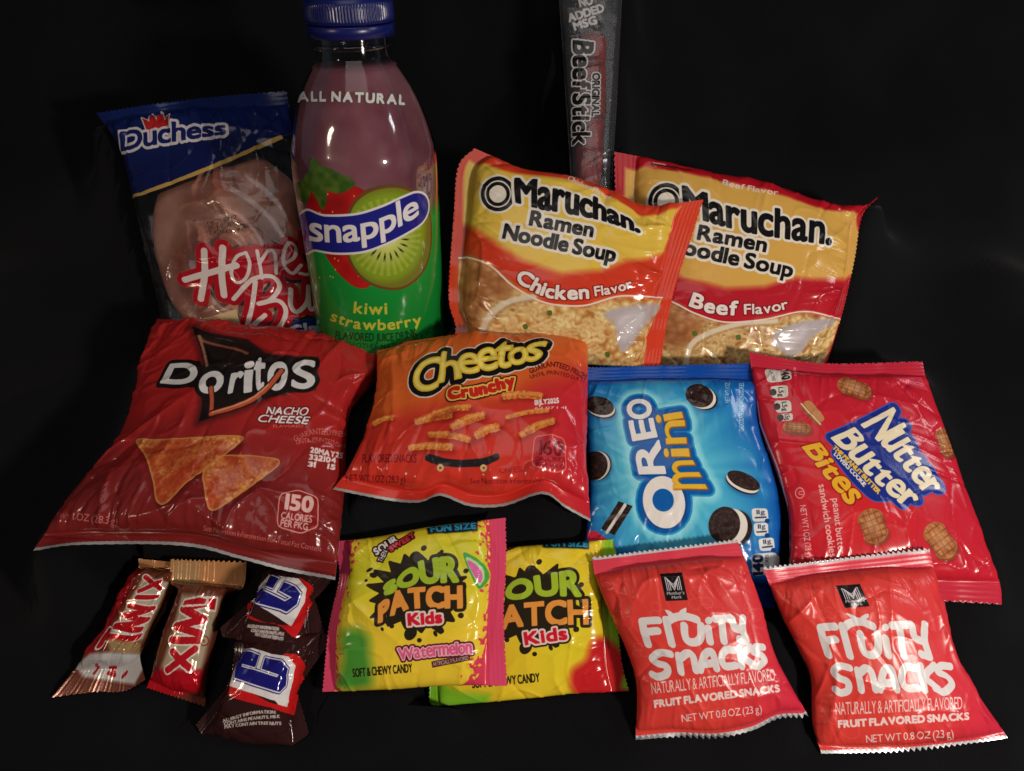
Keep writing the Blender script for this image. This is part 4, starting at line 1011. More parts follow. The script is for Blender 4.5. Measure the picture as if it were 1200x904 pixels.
# ------------------------------------------------------------------ small wrapped chocolate bars
def bar_content(u0, u1, v0, v1, h, p=6):
    def f(u, v):
        a = np.clip(1 - np.abs((u - (u0+u1)/2) / ((u1-u0)/2)) ** p, 0, 1); d = np.clip(1 - np.abs((v - (v0+v1)/2) / ((v1-v0)/2)) ** 8, 0, 1)
        return h * (a * d) ** 0.4
    return f
def build_twix():
    g = 'gold wrapped caramel bars'
    gold = (176, 120, 78)
    z = zoomed(50, 645, 5.022)
    b = Bag([(162, 655), (214, 660), (170, 797), (61, 817)], (40.5, 40.2, 38.6, 38.9), edges=dict(left=[(160, 672), (128, 735), (106, 763)], right=[(204, 680), (196, 702), (172, 748), (164, 768)], bottom=[(110, 811), (145, 810)]), seal0=0.9, seal1=0.7, press=0.25, thick=1.9, seed=11, cell=0.09, creases=34, crease_h=0.11, crumple=1.2, zig=0.03, zigp=0.2,
            content=bar_content(0.27, 0.76, 0.22, 0.86, 0.85), dims=(3.6, 6.6), back=0.25)
    c = b.canvas('caramel_bar_print', (116, 58, 42), 90)
    c.wash(lambda X, Y: np.array((168, 28, 32)), lambda X, Y: (0.34 - X / b.W) / 0.06 * ((Y / b.H > 0.24) & (Y / b.H < 0.86)))
    c.wash(lambda X, Y: np.array((206, 146, 96)), lambda X, Y: (Y - (b.H - 0.85)) / 0.06)
    c.poly(z((600, 150), (745, 190), (700, 300), (590, 530), (370, 520), (470, 370), (520, 280)), (196, 184, 160), 1, 4)
    c.poly(z((745, 190), (790, 210), (770, 330), (610, 570), (580, 540)), (140, 84, 56), 1, 5)
    red = (188, 22, 32)
    TW = [[(340, 556), (388, 474)], [(372, 508), (572, 506)], [(512, 326), (652, 342), (482, 380), (618, 408), (428, 446), (578, 466)], [(556, 276), (672, 272)], [(606, 158), (694, 226)], [(568, 240), (692, 184)]]
    for gr, col in ((3.0, (232, 224, 212)), (0, red)): c.strokes([z(*q) for q in TW], 6.2 + gr, col, smooth=False)
    c.text('minis', z((660, 512), (720, 410), (790, 270)), 10, (228, 196, 180), 0.7, under=[(1.4, (150, 30, 30))])
    c.poly(z((380, 520), (580, 545), (575, 610), (400, 600)), (168, 136, 92), 1, 3)
    c.poly(z((280, 605), (400, 600), (570, 610), (590, 700), (540, 790), (240, 745), (190, 690)), (206, 204, 202), 1, 3)
    for q in ([(320, 668), (305, 722)], [(395, 690), (430, 690)], [(385, 722), (425, 738)], [(470, 745), (495, 718)], [(410, 690), (425, 735)]): c.stroke(z(*q), 3.4, (176, 30, 36))
    b.build('caramel_bar', 'mini caramel bar with torn open silver end, leftmost of the candy', 'candy bar', c, g, rough=0.16, back_rgb=gold, back_metal=0.7, names=('wrapper', 'top_seal', 'bottom_seal'), seal_ridges=0.15, bump=(300, 0.12), metal=0.15, ridge_axis=0, ridge_amt=0.12)
    z = zoomed(160, 640, 5.65)
    b = Bag([(200, 656), (289, 659), (240, 828), (172, 806)], (39.9, 39.9, 38.2, 38.2), edges=dict(left=[(200, 682), (211, 694), (196, 735), (180, 785)], right=[(285, 688), (263, 702), (254, 740), (244, 790)]), seal0=0.5, seal1=1.0, press=0.25, thick=1.9, seed=12, cell=0.09, creases=18, crease_h=0.06, crumple=0.6, zig=0.07, zigp=0.23,
            content=bar_content(0.24, 0.76, 0.12, 0.8, 0.85), dims=(3.6, 6.8), back=0.25)
    c = b.canvas('caramel_bar_print', (112, 56, 40), 90)
    c.wash(lambda X, Y: np.array((214, 152, 98)), lambda X, Y: (Y - (b.H - 1.2)) / 0.06)
    c.poly(z((240, 100), (400, 100), (430, 280), (240, 250)), (190, 160, 118), 0.7, 10)
    c.poly(z((300, 320), (560, 340), (430, 820), (380, 860), (150, 840), (230, 600)), (184, 166, 136), 1, 5)
    c.poly(z((60, 840), (180, 810), (440, 820), (430, 960), (250, 1000), (50, 960)), (190, 20, 34), 1, 5)
    c.poly(z((240, 480), (230, 600), (110, 830), (80, 840), (200, 560)), (132, 74, 46), 1, 5)
    TW = [[(466, 376), (306, 412), (446, 488), (262, 530), (416, 580)], [(234, 622), (408, 626)], [(386, 682), (204, 822)], [(238, 700), (352, 808)]]
    for gr, col in ((3.0, (234, 226, 212)), (0, (196, 24, 36))): c.strokes([z(*q) for q in TW], 6.4 + gr, col, smooth=False)
    for gr, col in ((1.6, (234, 226, 212)), (0, (196, 24, 36))):
        c.poly(z((318, 362), (420, 340), (465, 352), (455, 382), (305, 392)), col, grow=gr); c.poly(z((478, 348), (530, 350), (518, 425), (478, 418)), col, grow=gr)
    c.ellipse(*z((446, 628))[0], 6, 6.4, (150, 60, 50)); c.ellipse(*z((446, 628))[0], 4.6, 5, (190, 168, 140)); c.text('R', z((438, 638), (454, 638)), 3.6, (150, 60, 50), 0.2)
    b.build('caramel_bar', 'mini caramel bar with wide gold end, between the torn bar and the brown bars', 'candy bar', c, g, rough=0.17, back_rgb=gold, back_metal=0.7, names=('wrapper', 'top_seal', 'bottom_seal'), seal_ridges=0.15, bump=(300, 0.12), metal=0.15, ridge_axis=0, ridge_amt=0.35)
build_twix()
def build_nougat():
    g = 'brown wrapped nougat bars'
    z = zoomed(220, 655, 4.305)
    sets = [([(308, 672), (396, 670), (383, 760), (258, 736)], (38.6, 38.6, 38.0, 38.0), 31,
             [(410, 80), (560, 100), (600, 150), (590, 220), (522, 342), (430, 280), (320, 215), (345, 160)],
             [(560, 92), (635, 150), (632, 220), (590, 310), (545, 400), (440, 325), (300, 252), (318, 210), (520, 335), (585, 220), (600, 150)],
             [(420, 85), (460, 100), (430, 150), (385, 130), (375, 150), (490, 215), (525, 195), (460, 160), (485, 118), (540, 140), (568, 175), (550, 230), (500, 268), (470, 255), (345, 190), (360, 160)],
             [((300, 345), (460, 362)), ((320, 368), (485, 388)), ((340, 388), (480, 412))], 'mini nougat bar in dark brown wrapper touching the tortilla chip bag'),
            ([(274, 754), (388, 748), (360, 861), (229, 850)], (38.0, 38.0, 37.2, 37.2), 32,
             [(265, 460), (420, 480), (510, 495), (545, 540), (530, 620), (502, 748), (455, 735), (440, 715), (330, 680), (210, 640), (235, 560)],
             [(480, 478), (545, 480), (590, 530), (580, 640), (540, 785), (420, 750), (205, 690), (212, 640), (330, 680), (500, 742), (530, 620), (545, 540)],
             [(268, 466), (360, 486), (340, 548), (275, 530), (272, 545), (450, 598), (460, 585), (372, 555), (390, 498), (470, 515), (505, 555), (495, 640), (465, 672), (420, 660), (235, 600), (240, 560)],
             [((178, 826), (330, 785), (445, 780)), ((185, 842), (330, 812), (465, 802)), ((188, 856), (330, 838), (470, 838))], 'mini nougat bar in dark brown wrapper, lowest of the four small bars')]
    for corners, dep, seed, wh, rd, bl, lines, label in sets:
        b = Bag(corners, dep, seal0=0.55, seal1=0.55, press=0.25, thick=2.1, seed=seed, cell=0.09, turn=1, pucker=1.3, creases=20, crease_h=0.08, crumple=0.8, zig=0.04, zigp=0.15,
                content=bar_content(0.18, 0.82, 0.2, 0.8, 1.3, 2.6), dims=(4.2, 4.9), back=0.25)
        c = b.canvas('nougat_bar_print', (52, 27, 26), 90)
        c.wash(lambda X, Y: np.array((84, 52, 46)), lambda X, Y: 0.5 * vnoise(X, Y, 1.2, seed, 2) * np.maximum((0.8 - Y), Y - b.H + 0.8))
        c.poly(z(*rd), (206, 30, 32)); c.poly(z(*wh), (232, 228, 226))
        c.poly(z(*bl), (30, 28, 120), under=[(1.6, (30, 28, 120)), (0.9, (226, 224, 228))])
        for s, ln in zip(('ALLERGY INFORMATION:', 'CONTAINS PEANUTS, MILK', 'MAY CONTAIN TREE NUTS'), lines): c.text(s, z(*ln), 3.4, (206, 196, 190), 0.25)
        b.build('nougat_bar', label, 'candy bar', c, g, rough=0.14, back_rgb=(52, 27, 26), back_metal=0.1, names=('wrapper', 'right_seal', 'left_seal'), seal_ridges=0.16, bump=(300, 0.15))
build_nougat()
# ------------------------------------------------------------------ ramen noodle packs (the face in the round logo is left out)
def ramen_print(c, b, z, P, red, yellow):
    c.poly(z(*P['panel']), yellow, 1, 4)
    c.wash(lambda X, Y: mix(yellow, (240, 220, 130), 0.5), lambda X, Y: 0)
    noodle_c = b.inv(np.array(z(P['bowl'])))[0]
    def noodles(X, Y):
        wx = X + 0.25 * vnoise(X, Y, 2.0, 3, 2); wy = Y + 0.25 * vnoise(X, Y, 2.0, 4, 2)
        d, v = cells(wx, wy * 1.3, 1.9, 12)
        n = vnoise(X, Y, 1.1, 6, 2)
        col = mix(P['pale'], P['deep'], np.clip(d * 1.25 - 0.12 + (n - 0.5) * 1.1, 0, 1))
        return mix(col, (246, 226, 160), 0.35 * np.clip(0.35 - d, 0, 1) * 3)
    c.poly(z(*P['food']), noodles)
    rs = np.random.RandomState(14); fp = np.array(P['food'], float)
    lo, hi = fp.min(0), fp.max(0)
    for i in range(260):                                 # curly noodle strands
        x, y = rs.uniform(lo[0] + 40, hi[0] - 40), rs.uniform(lo[1] + 60, min(hi[1], 880))
        a = rs.uniform(0, 6.28); n = 7; cur = rs.choice([-1, 1]) * rs.uniform(0.3, 0.8); q = [(x, y)]
        for j in range(n): a += cur; cur *= 1 if rs.rand() < 0.7 else -1; q.append((q[-1][0] + 11 * math.cos(a), q[-1][1] + 8 * math.sin(a)))
        inside = lambda p: sum(((fp[k-1][1] > p[1]) != (fp[k][1] > p[1])) and p[0] < (fp[k-1][0]-fp[k][0])*(p[1]-fp[k][1])/(fp[k-1][1]-fp[k][1])+fp[k][0] for k in range(len(fp))) % 2
        if not all(inside(p) for p in q): continue
        v = rs.rand(); col = mix(P['deep'], P['pale'], np.array(0.45 + 0.65 * v))
        c.stroke([(p[0], p[1] + 0.9) for p in z(*q)], 4.2, mix(P['deep'], (90, 50, 20), np.array(0.3)), 0.3, 3)
        c.stroke(z(*q), 3.6, col, 0.8, 2.0); c.stroke([(p[0], p[1] - 0.8) for p in z(*q)], 0.9, (250, 234, 180), 0.28, 1.6)
    up = [p for p in P['band']]; k = len(up) - 2
    c.poly(z(*(up[:k] + [(up[k - 1][0], P['line'][-1][1])] + P['line'][::-1])), red, 1, 9)
    c.poly(z(*P['side']), crunchy((176, 112, 64), (140, 76, 40), (206, 150, 96), 1.6, 3), 0.9, 16, smooth=True)
    c.stroke(z(*P['rim']), 7, (232, 216, 186), 0.95, 2.5); c.stroke([(p[0] + 4, p[1] + 3) for p in z(*P['rim'])], 2.5, (170, 128, 84), 0.6, 3)
    c.poly(z(*P['spoon']), (186, 176, 178), 0.95, 6, smooth=True)
    c.poly(z(*P['spoon2']), (214, 206, 206), 0.7, 8, smooth=True)
    rs = np.random.RandomState(3)
    for x, y in P['onion']: c.draw([rounded(z((x - 12, y - 8), (x + 8, y - 12), (x + 12, y + 8), (x - 6, y + 12)), .4)], [(0, (96, 112, 44))])
    c.stroke(z(*P['line']), 2.0, (240, 226, 214))
    cx, cy = z(P['logo'])[0]; s = P['ls']
    for r, col in ((1.12, (240, 232, 214)), (1.0, BLACK), (0.78, (240, 232, 214)), (0.70, BLACK), (0.5, (240, 232, 214))):
        c.ellipse(cx, cy, 20 * r * s, 20.5 * r * s, col, 10)
    c.text('Maruchan.', z(*P['m'][0]), 0, BLACK, 1.5, under=[(2.8, (242, 234, 216))], top=z(*P['m'][1]), gap=0.07, xup=0.74)
    for s, bs, h, col, bo, un in P['lines']: c.text(s, z(*bs), h, col, bo, under=un, gap=0.085, space=0.25)
def build_ramen():
    g = 'ramen noodle packs'
    blk = lambda X, Y: 0
    cont = bar_content(0.12, 0.88, 0.15, 0.85, 1.05, 6)
    # beef, behind
    z = zoomed(710, 160, 3.228)
    b = Bag([(720, 178), (1029, 231), (966, 434), (726, 436)], (46.8, 46.8, 45.6, 45.6), edges=dict(top=[(750, 184), (834, 203), (908, 219), (970, 240), (1010, 242)], right=[(1010, 254), (1001, 306), (986, 371)]), seal0=1.0, seal1=1.1, press=0.35, thick=2.6, seed=15, turn=1, cell=0.16, creases=20, crease_h=0.12, crumple=1.1, content=cont,
            zig=0.05, zigp=0.25, hand=[(0.25, 0.9, 75, 2, 0.2, 0.3), (0.5, 0.88, 95, 2.4, 0.15, 0.3)])
    c = b.canvas('beef_noodle_print', (186, 22, 36))
    W = [(3.0, (242, 232, 214))]
    ramen_print(c, b, z, dict(panel=[(72, 118), (250, 130), (420, 165), (640, 215), (850, 280), (955, 292), (905, 700), (700, 720), (60, 620)],
        band=[(40, 440), (180, 490), (300, 540), (450, 575), (600, 570), (720, 535), (930, 525), (900, 720), (40, 720)], bowl=(450, 780),
        food=[(40, 560), (180, 600), (260, 632), (340, 672), (450, 704), (600, 694), (750, 666), (884, 690), (850, 800), (790, 900), (100, 900)],
        side=[(60, 580), (240, 640), (360, 700), (330, 780), (220, 800), (80, 700)], rim=[(300, 900), (330, 780), (480, 715), (640, 700)],
        spoon=[(640, 740), (740, 700), (870, 692), (780, 760), (740, 815), (690, 830), (640, 790)], spoon2=[(650, 750), (740, 715), (760, 740), (700, 800), (655, 800)], onion=[(335, 745), (500, 760)],
        line=[(40, 560), (180, 600), (260, 630), (340, 670), (450, 702), (600, 692), (750, 662), (884, 690)], logo=(228, 246), ls=1.05, pale=(240, 210, 144), deep=(160, 98, 48),
        m=([(300, 292), (450, 338), (600, 372), (850, 408)], [(292, 190), (450, 238), (600, 268), (858, 306)]),
        lines=[('Ramen', [(346, 388), (602, 436)], 16.5, BLACK, 1.0, W), ('Noodle Soup', [(225, 428), (330, 452), (700, 532)], 17, BLACK, 1.0, W),
               ('Beef', [(316, 640), (400, 668), (496, 676)], 16, (244, 232, 222), 1.0, [(1.2, (110, 10, 26))]), ('Flavor', [(524, 672), (610, 668), (690, 650)], 11.5, (244, 226, 214), 0.5, [(1.2, (110, 10, 26))]),
               ('Beef Flavor', [(440, 182), (540, 205), (650, 222)], 6, (240, 214, 206), 0.3, ())]), (192, 30, 44), (226, 176, 84))
    c.stroke(z((175, 105), (230, 112), (320, 128)), 2.5, (60, 20, 20), 0.8)
    c.stroke(z((178, 100), (225, 108)), 1.4, (226, 190, 180), 0.8)
    b.build('ramen_pack', 'beef flavor ramen noodle pack standing at the back right, red trim', 'noodle pack', c, g, rough=0.2, back_rgb=(186, 30, 40), back_metal=0.0, names=('front_panel', 'right_seal', 'left_seal'))
    # chicken, in front
    z = zoomed(510, 160, 3.228)
    b = Bag([(556, 174), (824, 234), (772, 436), (530, 410)], (44.6, 44.6, 43.4, 43.4), edges=dict(top=[(615, 199), (656, 206), (702, 220), (755, 242), (789, 239)], right=[(808, 284), (792, 333), (782, 377)], left=[(537, 196), (532, 253), (526, 346), (534, 383)]), seal0=0.95, seal1=1.5, press=0.35, thick=2.8, seed=19, turn=1, cell=0.16, creases=20, crease_h=0.12, crumple=1.1, content=cont,
            zig=0.05, zigp=0.25, hand=[(0.45, 0.86, 72, 3.5, 0.3, 0.22), (0.2, 0.86, 60, 2.2, -0.25, 0.35), (0.1, 0.7, 20, 3, -0.2, 0.4)])
    c = b.canvas('chicken_noodle_print', (222, 68, 40))
    ramen_print(c, b, z, dict(panel=[(130, 90), (260, 130), (400, 150), (520, 165), (650, 225), (780, 300), (860, 290), (930, 265), (850, 460), (800, 640), (100, 620)],
        band=[(60, 330), (120, 335), (210, 390), (330, 470), (480, 520), (620, 508), (720, 470), (870, 445), (860, 660), (60, 560)], bowl=(480, 760),
        food=[(90, 462), (130, 462), (210, 492), (300, 572), (420, 632), (560, 642), (700, 606), (858, 612), (840, 660), (800, 760), (780, 900), (120, 900)],
        side=[(95, 470), (200, 500), (290, 580), (200, 640), (170, 720), (180, 880), (110, 820)], rim=[(168, 860), (172, 770), (200, 690), (270, 630), (370, 608)],
        spoon=[(640, 668), (740, 640), (850, 640), (790, 720), (720, 812), (690, 790), (680, 720)], spoon2=[(690, 690), (760, 660), (790, 680), (730, 770), (705, 770)], onion=[(432, 668), (340, 720), (650, 825)],
        line=[(90, 460), (130, 460), (210, 490), (300, 570), (420, 630), (560, 640), (700, 604), (858, 610)], logo=(237, 218), ls=1.0, pale=(246, 220, 152), deep=(184, 118, 56),
        m=([(308, 248), (400, 272), (500, 288), (640, 318), (772, 362)], [(305, 160), (400, 168), (490, 182), (620, 240), (766, 318)]),
        lines=[('Ramen', [(356, 334), (592, 380)], 16.5, BLACK, 1.0, W), ('Noodle Soup', [(255, 384), (675, 474)], 17, BLACK, 1.0, W),
               ('Chicken', [(304, 546), (400, 600), (480, 616), (580, 612)], 15.5, (244, 232, 222), 0.9, [(1.2, (130, 20, 16))]), ('Flavor', [(605, 604), (680, 592), (746, 572)], 11, (244, 226, 214), 0.5, [(1.2, (130, 20, 16))]),
               ('Chicken Flavor', [(500, 166), (590, 205), (660, 242)], 5.5, (240, 214, 206), 0.3, ())]), (218, 64, 38), (236, 198, 78))
    b.build('ramen_pack', 'chicken flavor ramen noodle pack with orange edges standing in front of the beef stick', 'noodle pack', c, g, rough=0.18, back_rgb=(214, 60, 30), back_metal=0.0, names=('front_panel', 'right_seal', 'left_seal'))
build_ramen()

# ------------------------------------------------------------------ lathe helper
def frame_axis(base, top):
    a = (top - base); L = np.linalg.norm(a); a /= L
    f = -FW - (-FW @ a) * a; f /= np.linalg.norm(f)      # side of the thing that faces the viewer
    r = np.cross(a, f)
    return a, f, r, L
def lathe(base, a, f, r, prof, n=96, a0=-math.pi, a1=math.pi, wob=None, flat=1.0):
    """prof: list of (distance along axis, radius); returns a grid over (profile, angle)"""
    t = np.linspace(a0, a1, n + 1)
    S = np.array(prof, float)
    R = S[:, 1][:, None] * np.ones_like(t)[None, :]
    if wob is not None: R = R + wob(S[:, :1], t[None, :])
    return base + S[:, 0][:, None, None] * a + R[..., None] * (flat * np.cos(t)[None, :, None] * f + np.sin(t)[None, :, None] * r)
def spline_prof(pts, n):
    p = np.array(pts, float); q = smooth_line(p, False, max(2, n // (len(p) - 1)))
    return q

# ------------------------------------------------------------------ drink bottle
def build_bottle():
    base = unproject(450, 402, 46.6); top = unproject(407, -6, 37.6)
    a, f, r, L = frame_axis(base, top)
    # outline read from the photo: (pixel height, width in pixels) -> (distance along the axis, radius)
    prof = []
    for py, w in [(402, 146), (380, 148), (340, 150), (300, 154), (260, 159), (220, 165), (180, 169), (160, 164), (130, 149), (100, 126), (70, 92)]:
        ts = np.linspace(0, 1, 400); pr = project(base + ts[:, None] * (top - base)); t = np.interp(-py, -pr[:, 1], ts)
        d = (base + t * (top - base) - CAM) @ FW
        prof.append((t * L, w / 2 * d / FPX))
    body = [(0.0, 0.0), (0.02, prof[0][1] * 0.8), (0.35, prof[0][1] * 0.99)] + prof[1:]
    s70 = prof[-1][0]; capL = [t for t in (project(base + np.linspace(0, 1, 300)[:, None] * (top - base))[:, 1],)][0]
    s_cap = np.interp(-42, -capL, np.linspace(0, 1, 300)) * L
    neck_r = 1.75
    body += [(s70 + 0.35, neck_r), (s_cap + 0.3, neck_r - 0.05)]
    P = spline_prof(body, 120)
    P[:, 1] = np.maximum(P[:, 1], 0)
    P = np.array(P)
    dent = lambda s, t: -0.11 * np.exp(-((s - (s70 - 3.6)) / 1.5) ** 2) * (0.5 + 0.5 * np.cos(t * 5 + 0.9)) ** 2 - 0.05 * np.exp(-((s - (s70 - 1.6)) / 0.9) ** 2) * (0.5 + 0.5 * np.sin(t * 7)) ** 2
    root = empty('juice_bottle', base)
    tag(root, 'plastic bottle of kiwi strawberry juice drink with dark blue cap', 'bottle')
    UNDER.append(lathe(base, a, f, r, [(0, 0), (0.02, 2.6), (0.4, 3.3), (3, 3.3)], 40).reshape(-1, 3))
    # juice
    m, nt, bs = new_mat('juice')
    bs.inputs['Base Color'].default_value = lin((136, 86, 94)); bs.inputs['Roughness'].default_value = 0.25
    bs.inputs['Subsurface Weight'].default_value = 0.25; bs.inputs['Subsurface Radius'].default_value = (0.012, 0.005, 0.004)
    bs.inputs['Specular IOR Level'].default_value = 0.1
    tc = nt.nodes.new('ShaderNodeTexCoord'); nz = nt.nodes.new('ShaderNodeTexNoise'); nz.inputs['Scale'].default_value = 34; nz.inputs['Detail'].default_value = 3
    cr = nt.nodes.new('ShaderNodeValToRGB'); cr.color_ramp.elements[0].position = 0.35; cr.color_ramp.elements[1].position = 0.7
    cr.color_ramp.elements[0].color = lin((118, 66, 76)); cr.color_ramp.elements[1].color = lin((156, 106, 112))
    nt.links.new(tc.outputs['Object'], nz.inputs['Vector']); nt.links.new(nz.outputs['Fac'], cr.inputs[0]); nt.links.new(cr.outputs[0], bs.inputs['Base Color'])
    J = [(max(s, 0.15), max(rr - 0.04, 0)) for s, rr in P if s < s70 - 0.15]; J.append((J[-1][0], 0.0))
    G = lathe(base, a, f, r, J, 72, wob=dent)
    mesh_obj('juice', G.reshape(-1, 3), grid_faces(72, len(J) - 1, 0, True), m, root)
    # clear shell
    m, nt, bs = new_mat('clear_plastic')
    out = nt.nodes['Material Output']; tr = nt.nodes.new('ShaderNodeBsdfTransparent'); gl = nt.nodes.new('ShaderNodeBsdfGlossy'); gl.inputs['Roughness'].default_value = 0.06
    fr = nt.nodes.new('ShaderNodeFresnel'); fr.inputs['IOR'].default_value = 1.5; mx = nt.nodes.new('ShaderNodeMixShader')
    tr.inputs[0].default_value = (0.93, 0.93, 0.95, 1)
    mn = nt.nodes.new('ShaderNodeMath'); mn.operation = 'MINIMUM'; mn.inputs[1].default_value = 0.3
    nt.links.new(fr.outputs[0], mn.inputs[0]); nt.links.new(mn.outputs[0], mx.inputs[0]); nt.links.new(tr.outputs[0], mx.inputs[1]); nt.links.new(gl.outputs[0], mx.inputs[2]); nt.links.new(mx.outputs[0], out.inputs[0])
    tc = nt.nodes.new('ShaderNodeTexCoord'); nz = nt.nodes.new('ShaderNodeTexNoise'); nz.inputs['Scale'].default_value = 26; bp = nt.nodes.new('ShaderNodeBump'); bp.inputs['Strength'].default_value = 0.3; bp.inputs['Distance'].default_value = 0.003
    nt.links.new(tc.outputs['Object'], nz.inputs['Vector']); nt.links.new(nz.outputs['Fac'], bp.inputs['Height']); nt.links.new(bp.outputs[0], gl.inputs['Normal']); nt.links.new(bp.outputs[0], fr.inputs['Normal'])
    G = lathe(base, a, f, r, [(s, rr) for s, rr in P], 96, wob=dent)
    mesh_obj('shell', G.reshape(-1, 3), grid_faces(96, len(P) - 1, 0, True), m, root)
    nk = [(s70 + 0.55, neck_r), (s70 + 0.6, neck_r + 0.22), (s70 + 0.75, neck_r + 0.24), (s70 + 0.82, neck_r)]
    mesh_obj('neck_ring', lathe(base, a, f, r, nk, 64).reshape(-1, 3), grid_faces(64, len(nk) - 1, 0, True), m, root)
    # printed sleeve, front and round the sides
    S = [(s, rr + 0.03) for s, rr in P if 0.3 < s < s70 - 0.2]
    h = S[-1][0] - S[0][0]; n = 96
    F = lathe(base, a, f, r, S, n, -math.pi, math.pi, wob=dent)
    th = np.linspace(-math.pi, math.pi, n + 1); R0 = 3.5
    class Sleeve(Bag):
        def __init__(s): pass
    fr_ = slice(n // 2 - 22, n // 2 + 23)                # the part that faces the viewer, for placing the print
    sl = Sleeve(); arc = R0 * (th[fr_][-1] - th[fr_][0])
    sl.W, sl.H = arc, h
    sl.F = F[:, fr_]
    us = R0 * (th[fr_] - th[fr_][0]); vs = np.array([p[0] for p in S]) - S[0][0]
    sl.U, sl.V = np.meshgrid(us, vs)
    # resample rows evenly so that the inverse can index them
    vv = np.linspace(0, h, 120); idx = np.interp(vv, vs, np.arange(len(vs))); i0 = np.minimum(idx.astype(int), len(vs) - 2); fr2 = (idx - i0)[:, None, None]
    sl.F = sl.F[i0] * (1 - fr2) + sl.F[i0 + 1] * fr2; sl.U, sl.V = np.meshgrid(us, vv)
    sl._inverse_setup(); sl.k = 1 / 22.0
    off = R0 * (th[fr_][0] + math.pi)
    c = Canvas('juice_sleeve_print', 2 * math.pi * R0, h, lambda p: sl.inv(p) + np.array((off, 0)), (40, 120, 60, 0.0), 50, 1 / 22.0)
    z = zoomed(320, 200, 4.109); y = zoomed(320, 0, 4.109)
    green = (20, 128, 48)
    Y, X = np.mgrid[0:c.ny, 0:c.nx]; Y = Y / c.ppc
    e = sl.inv(np.array(z((780, 170))))[0][1]
    wav = e + 0.25 * np.sin(X / c.ppc * 0.9)
    ga = np.clip((wav - Y) / 0.9 + 0.3, 0, 1)
    c.rgb[:] = mix((34, 164, 62), (14, 112, 44), (e - Y) / e * 0.9) / 255; c.a[:] = ga
    # strawberry and kiwi
    seeds = lambda X, Y: mix((206, 40, 34), (150, 20, 22), vnoise(X, Y, 1.2, 2, 2))
    c.poly(z((160, 110), (230, 90), (340, 70), (440, 95), (480, 200), (470, 400), (470, 545), (410, 565), (340, 520), (260, 420), (190, 260)), seeds, smooth=True)
    rs = np.random.RandomState(8)
    for i in range(26): c.ellipse(*z((rs.uniform(210, 440), rs.uniform(110, 520)))[0], 0.7, 1.2, (236, 180, 100))
    leaf = lambda X, Y: mix((96, 120, 40), (44, 78, 26), vnoise(X, Y, 3, 4, 2))
    for q in ([(150, 40), (230, -20), (330, 20), (400, 60), (330, 110), (240, 90)], [(180, 40), (190, -60), (240, 0), (250, 60)], [(160, 60), (240, 60), (260, 130), (240, 190), (200, 120)], [(120, 60), (170, 50), (180, 120), (150, 150)]):
        c.poly(z(*q), leaf, smooth=True)
    kc = np.array(z((548, 325)))[0]; kuv = c.inv(kc[None])[0]
    def kiwi(X, Y):
        dx, dy = X - kuv[0], (Y - kuv[1]); rad = np.hypot(dx, dy * 0.95); an = np.arctan2(dy, dx)
        col = mix((214, 220, 130), (132, 160, 36), (rad - 0.45) / 1.2)
        st = np.sin(an * 34) * 0.5 + 0.5
        col = mix(col, (196, 206, 96), 0.45 * st * (rad > 0.5) * (rad < 1.9))
        col = mix(col, (28, 26, 16), (np.sin(an * 21 + 1) > 0.55) * np.clip(1 - np.abs(rad - 0.95) / 0.28, 0, 1) * 0.95)
        return mix(col, (120, 120, 40), (rad - 2.0) / 0.4)
    kp = z((345, 300), (380, 170), (470, 95), (590, 75), (690, 110), (750, 200), (760, 340), (735, 460), (670, 540), (590, 572), (490, 555), (410, 500), (360, 410))
    c.poly(kp, (112, 74, 34), smooth=True, grow=1.2); c.poly(kp, kiwi, smooth=True, grow=-2)
    # brand band
    band = [(150, 200), (250, 222), (400, 216), (520, 180), (620, 135), (690, 110), (735, 130), (745, 190), (715, 250), (640, 300), (540, 350), (430, 388), (300, 395), (200, 378), (165, 370)]
    c.poly(z(*band), (36, 38, 136), smooth=True, under=[(2.6, (232, 226, 222))])
    c.text('snapple', z((180, 335), (300, 345), (420, 335), (530, 305), (620, 262), (700, 215)), 0, (236, 232, 228), 0.9, top=z((175, 212), (300, 228), (420, 222), (520, 192), (610, 145), (690, 108)), gap=0.06)
    c.text('kiwi', z((388, 685), (470, 692), (548, 690)), 13, (196, 190, 60), 0.5, gap=0.12)
    c.text('strawberry', z((275, 720), (400, 760), (560, 765), (715, 740)), 12, (196, 190, 60), 0.5, gap=0.12)
    c.text('FLAVORED JUICE DRINK', z((300, 810), (450, 820), (590, 818), (695, 795)), 9, (14, 60, 26), 0.3, gap=0.1)
    c.text('WITH OTHER NATURAL FLAVORS', z((300, 842), (480, 858), (640, 845), (810, 755)), 6, (16, 66, 30), 0.1)
    c.text('ALL NATURAL', y((128, 490), (250, 488), (440, 494), (632, 505)), 10.5, (220, 210, 212), 0.9, gap=0.22, space=0.35)
    uv = np.stack(np.meshgrid((th + math.pi) / (2 * math.pi), vs / h), -1).reshape(-1, 2)
    m = print_mat('juice_sleeve', c, 0.12, None, (60, 0.06), True, 0.0, ior=1.05)
    mesh_obj('label_sleeve', F.reshape(-1, 3), grid_faces(n, len(S) - 1, 0, True), m, root, uv)
    # cap with fine ribs and a tamper band
    cr = 2.06; s0 = s_cap; s1 = L
    cap = plain_mat('blue_cap_plastic', (20, 28, 96), 0.3, 0, (400, 0.05), 0.5)
    q = [(s0 + 0.62, cr - 0.04), (s0 + 0.66, cr), (s1 - 0.25, cr - 0.02), (s1 - 0.08, cr - 0.12), (s1, cr - 0.35), (s1 + 0.001, 0)]
    qq = np.concatenate([np.linspace(q[i], q[i+1], 6, endpoint=False) for i in range(len(q) - 1)] + [[q[-1]]])
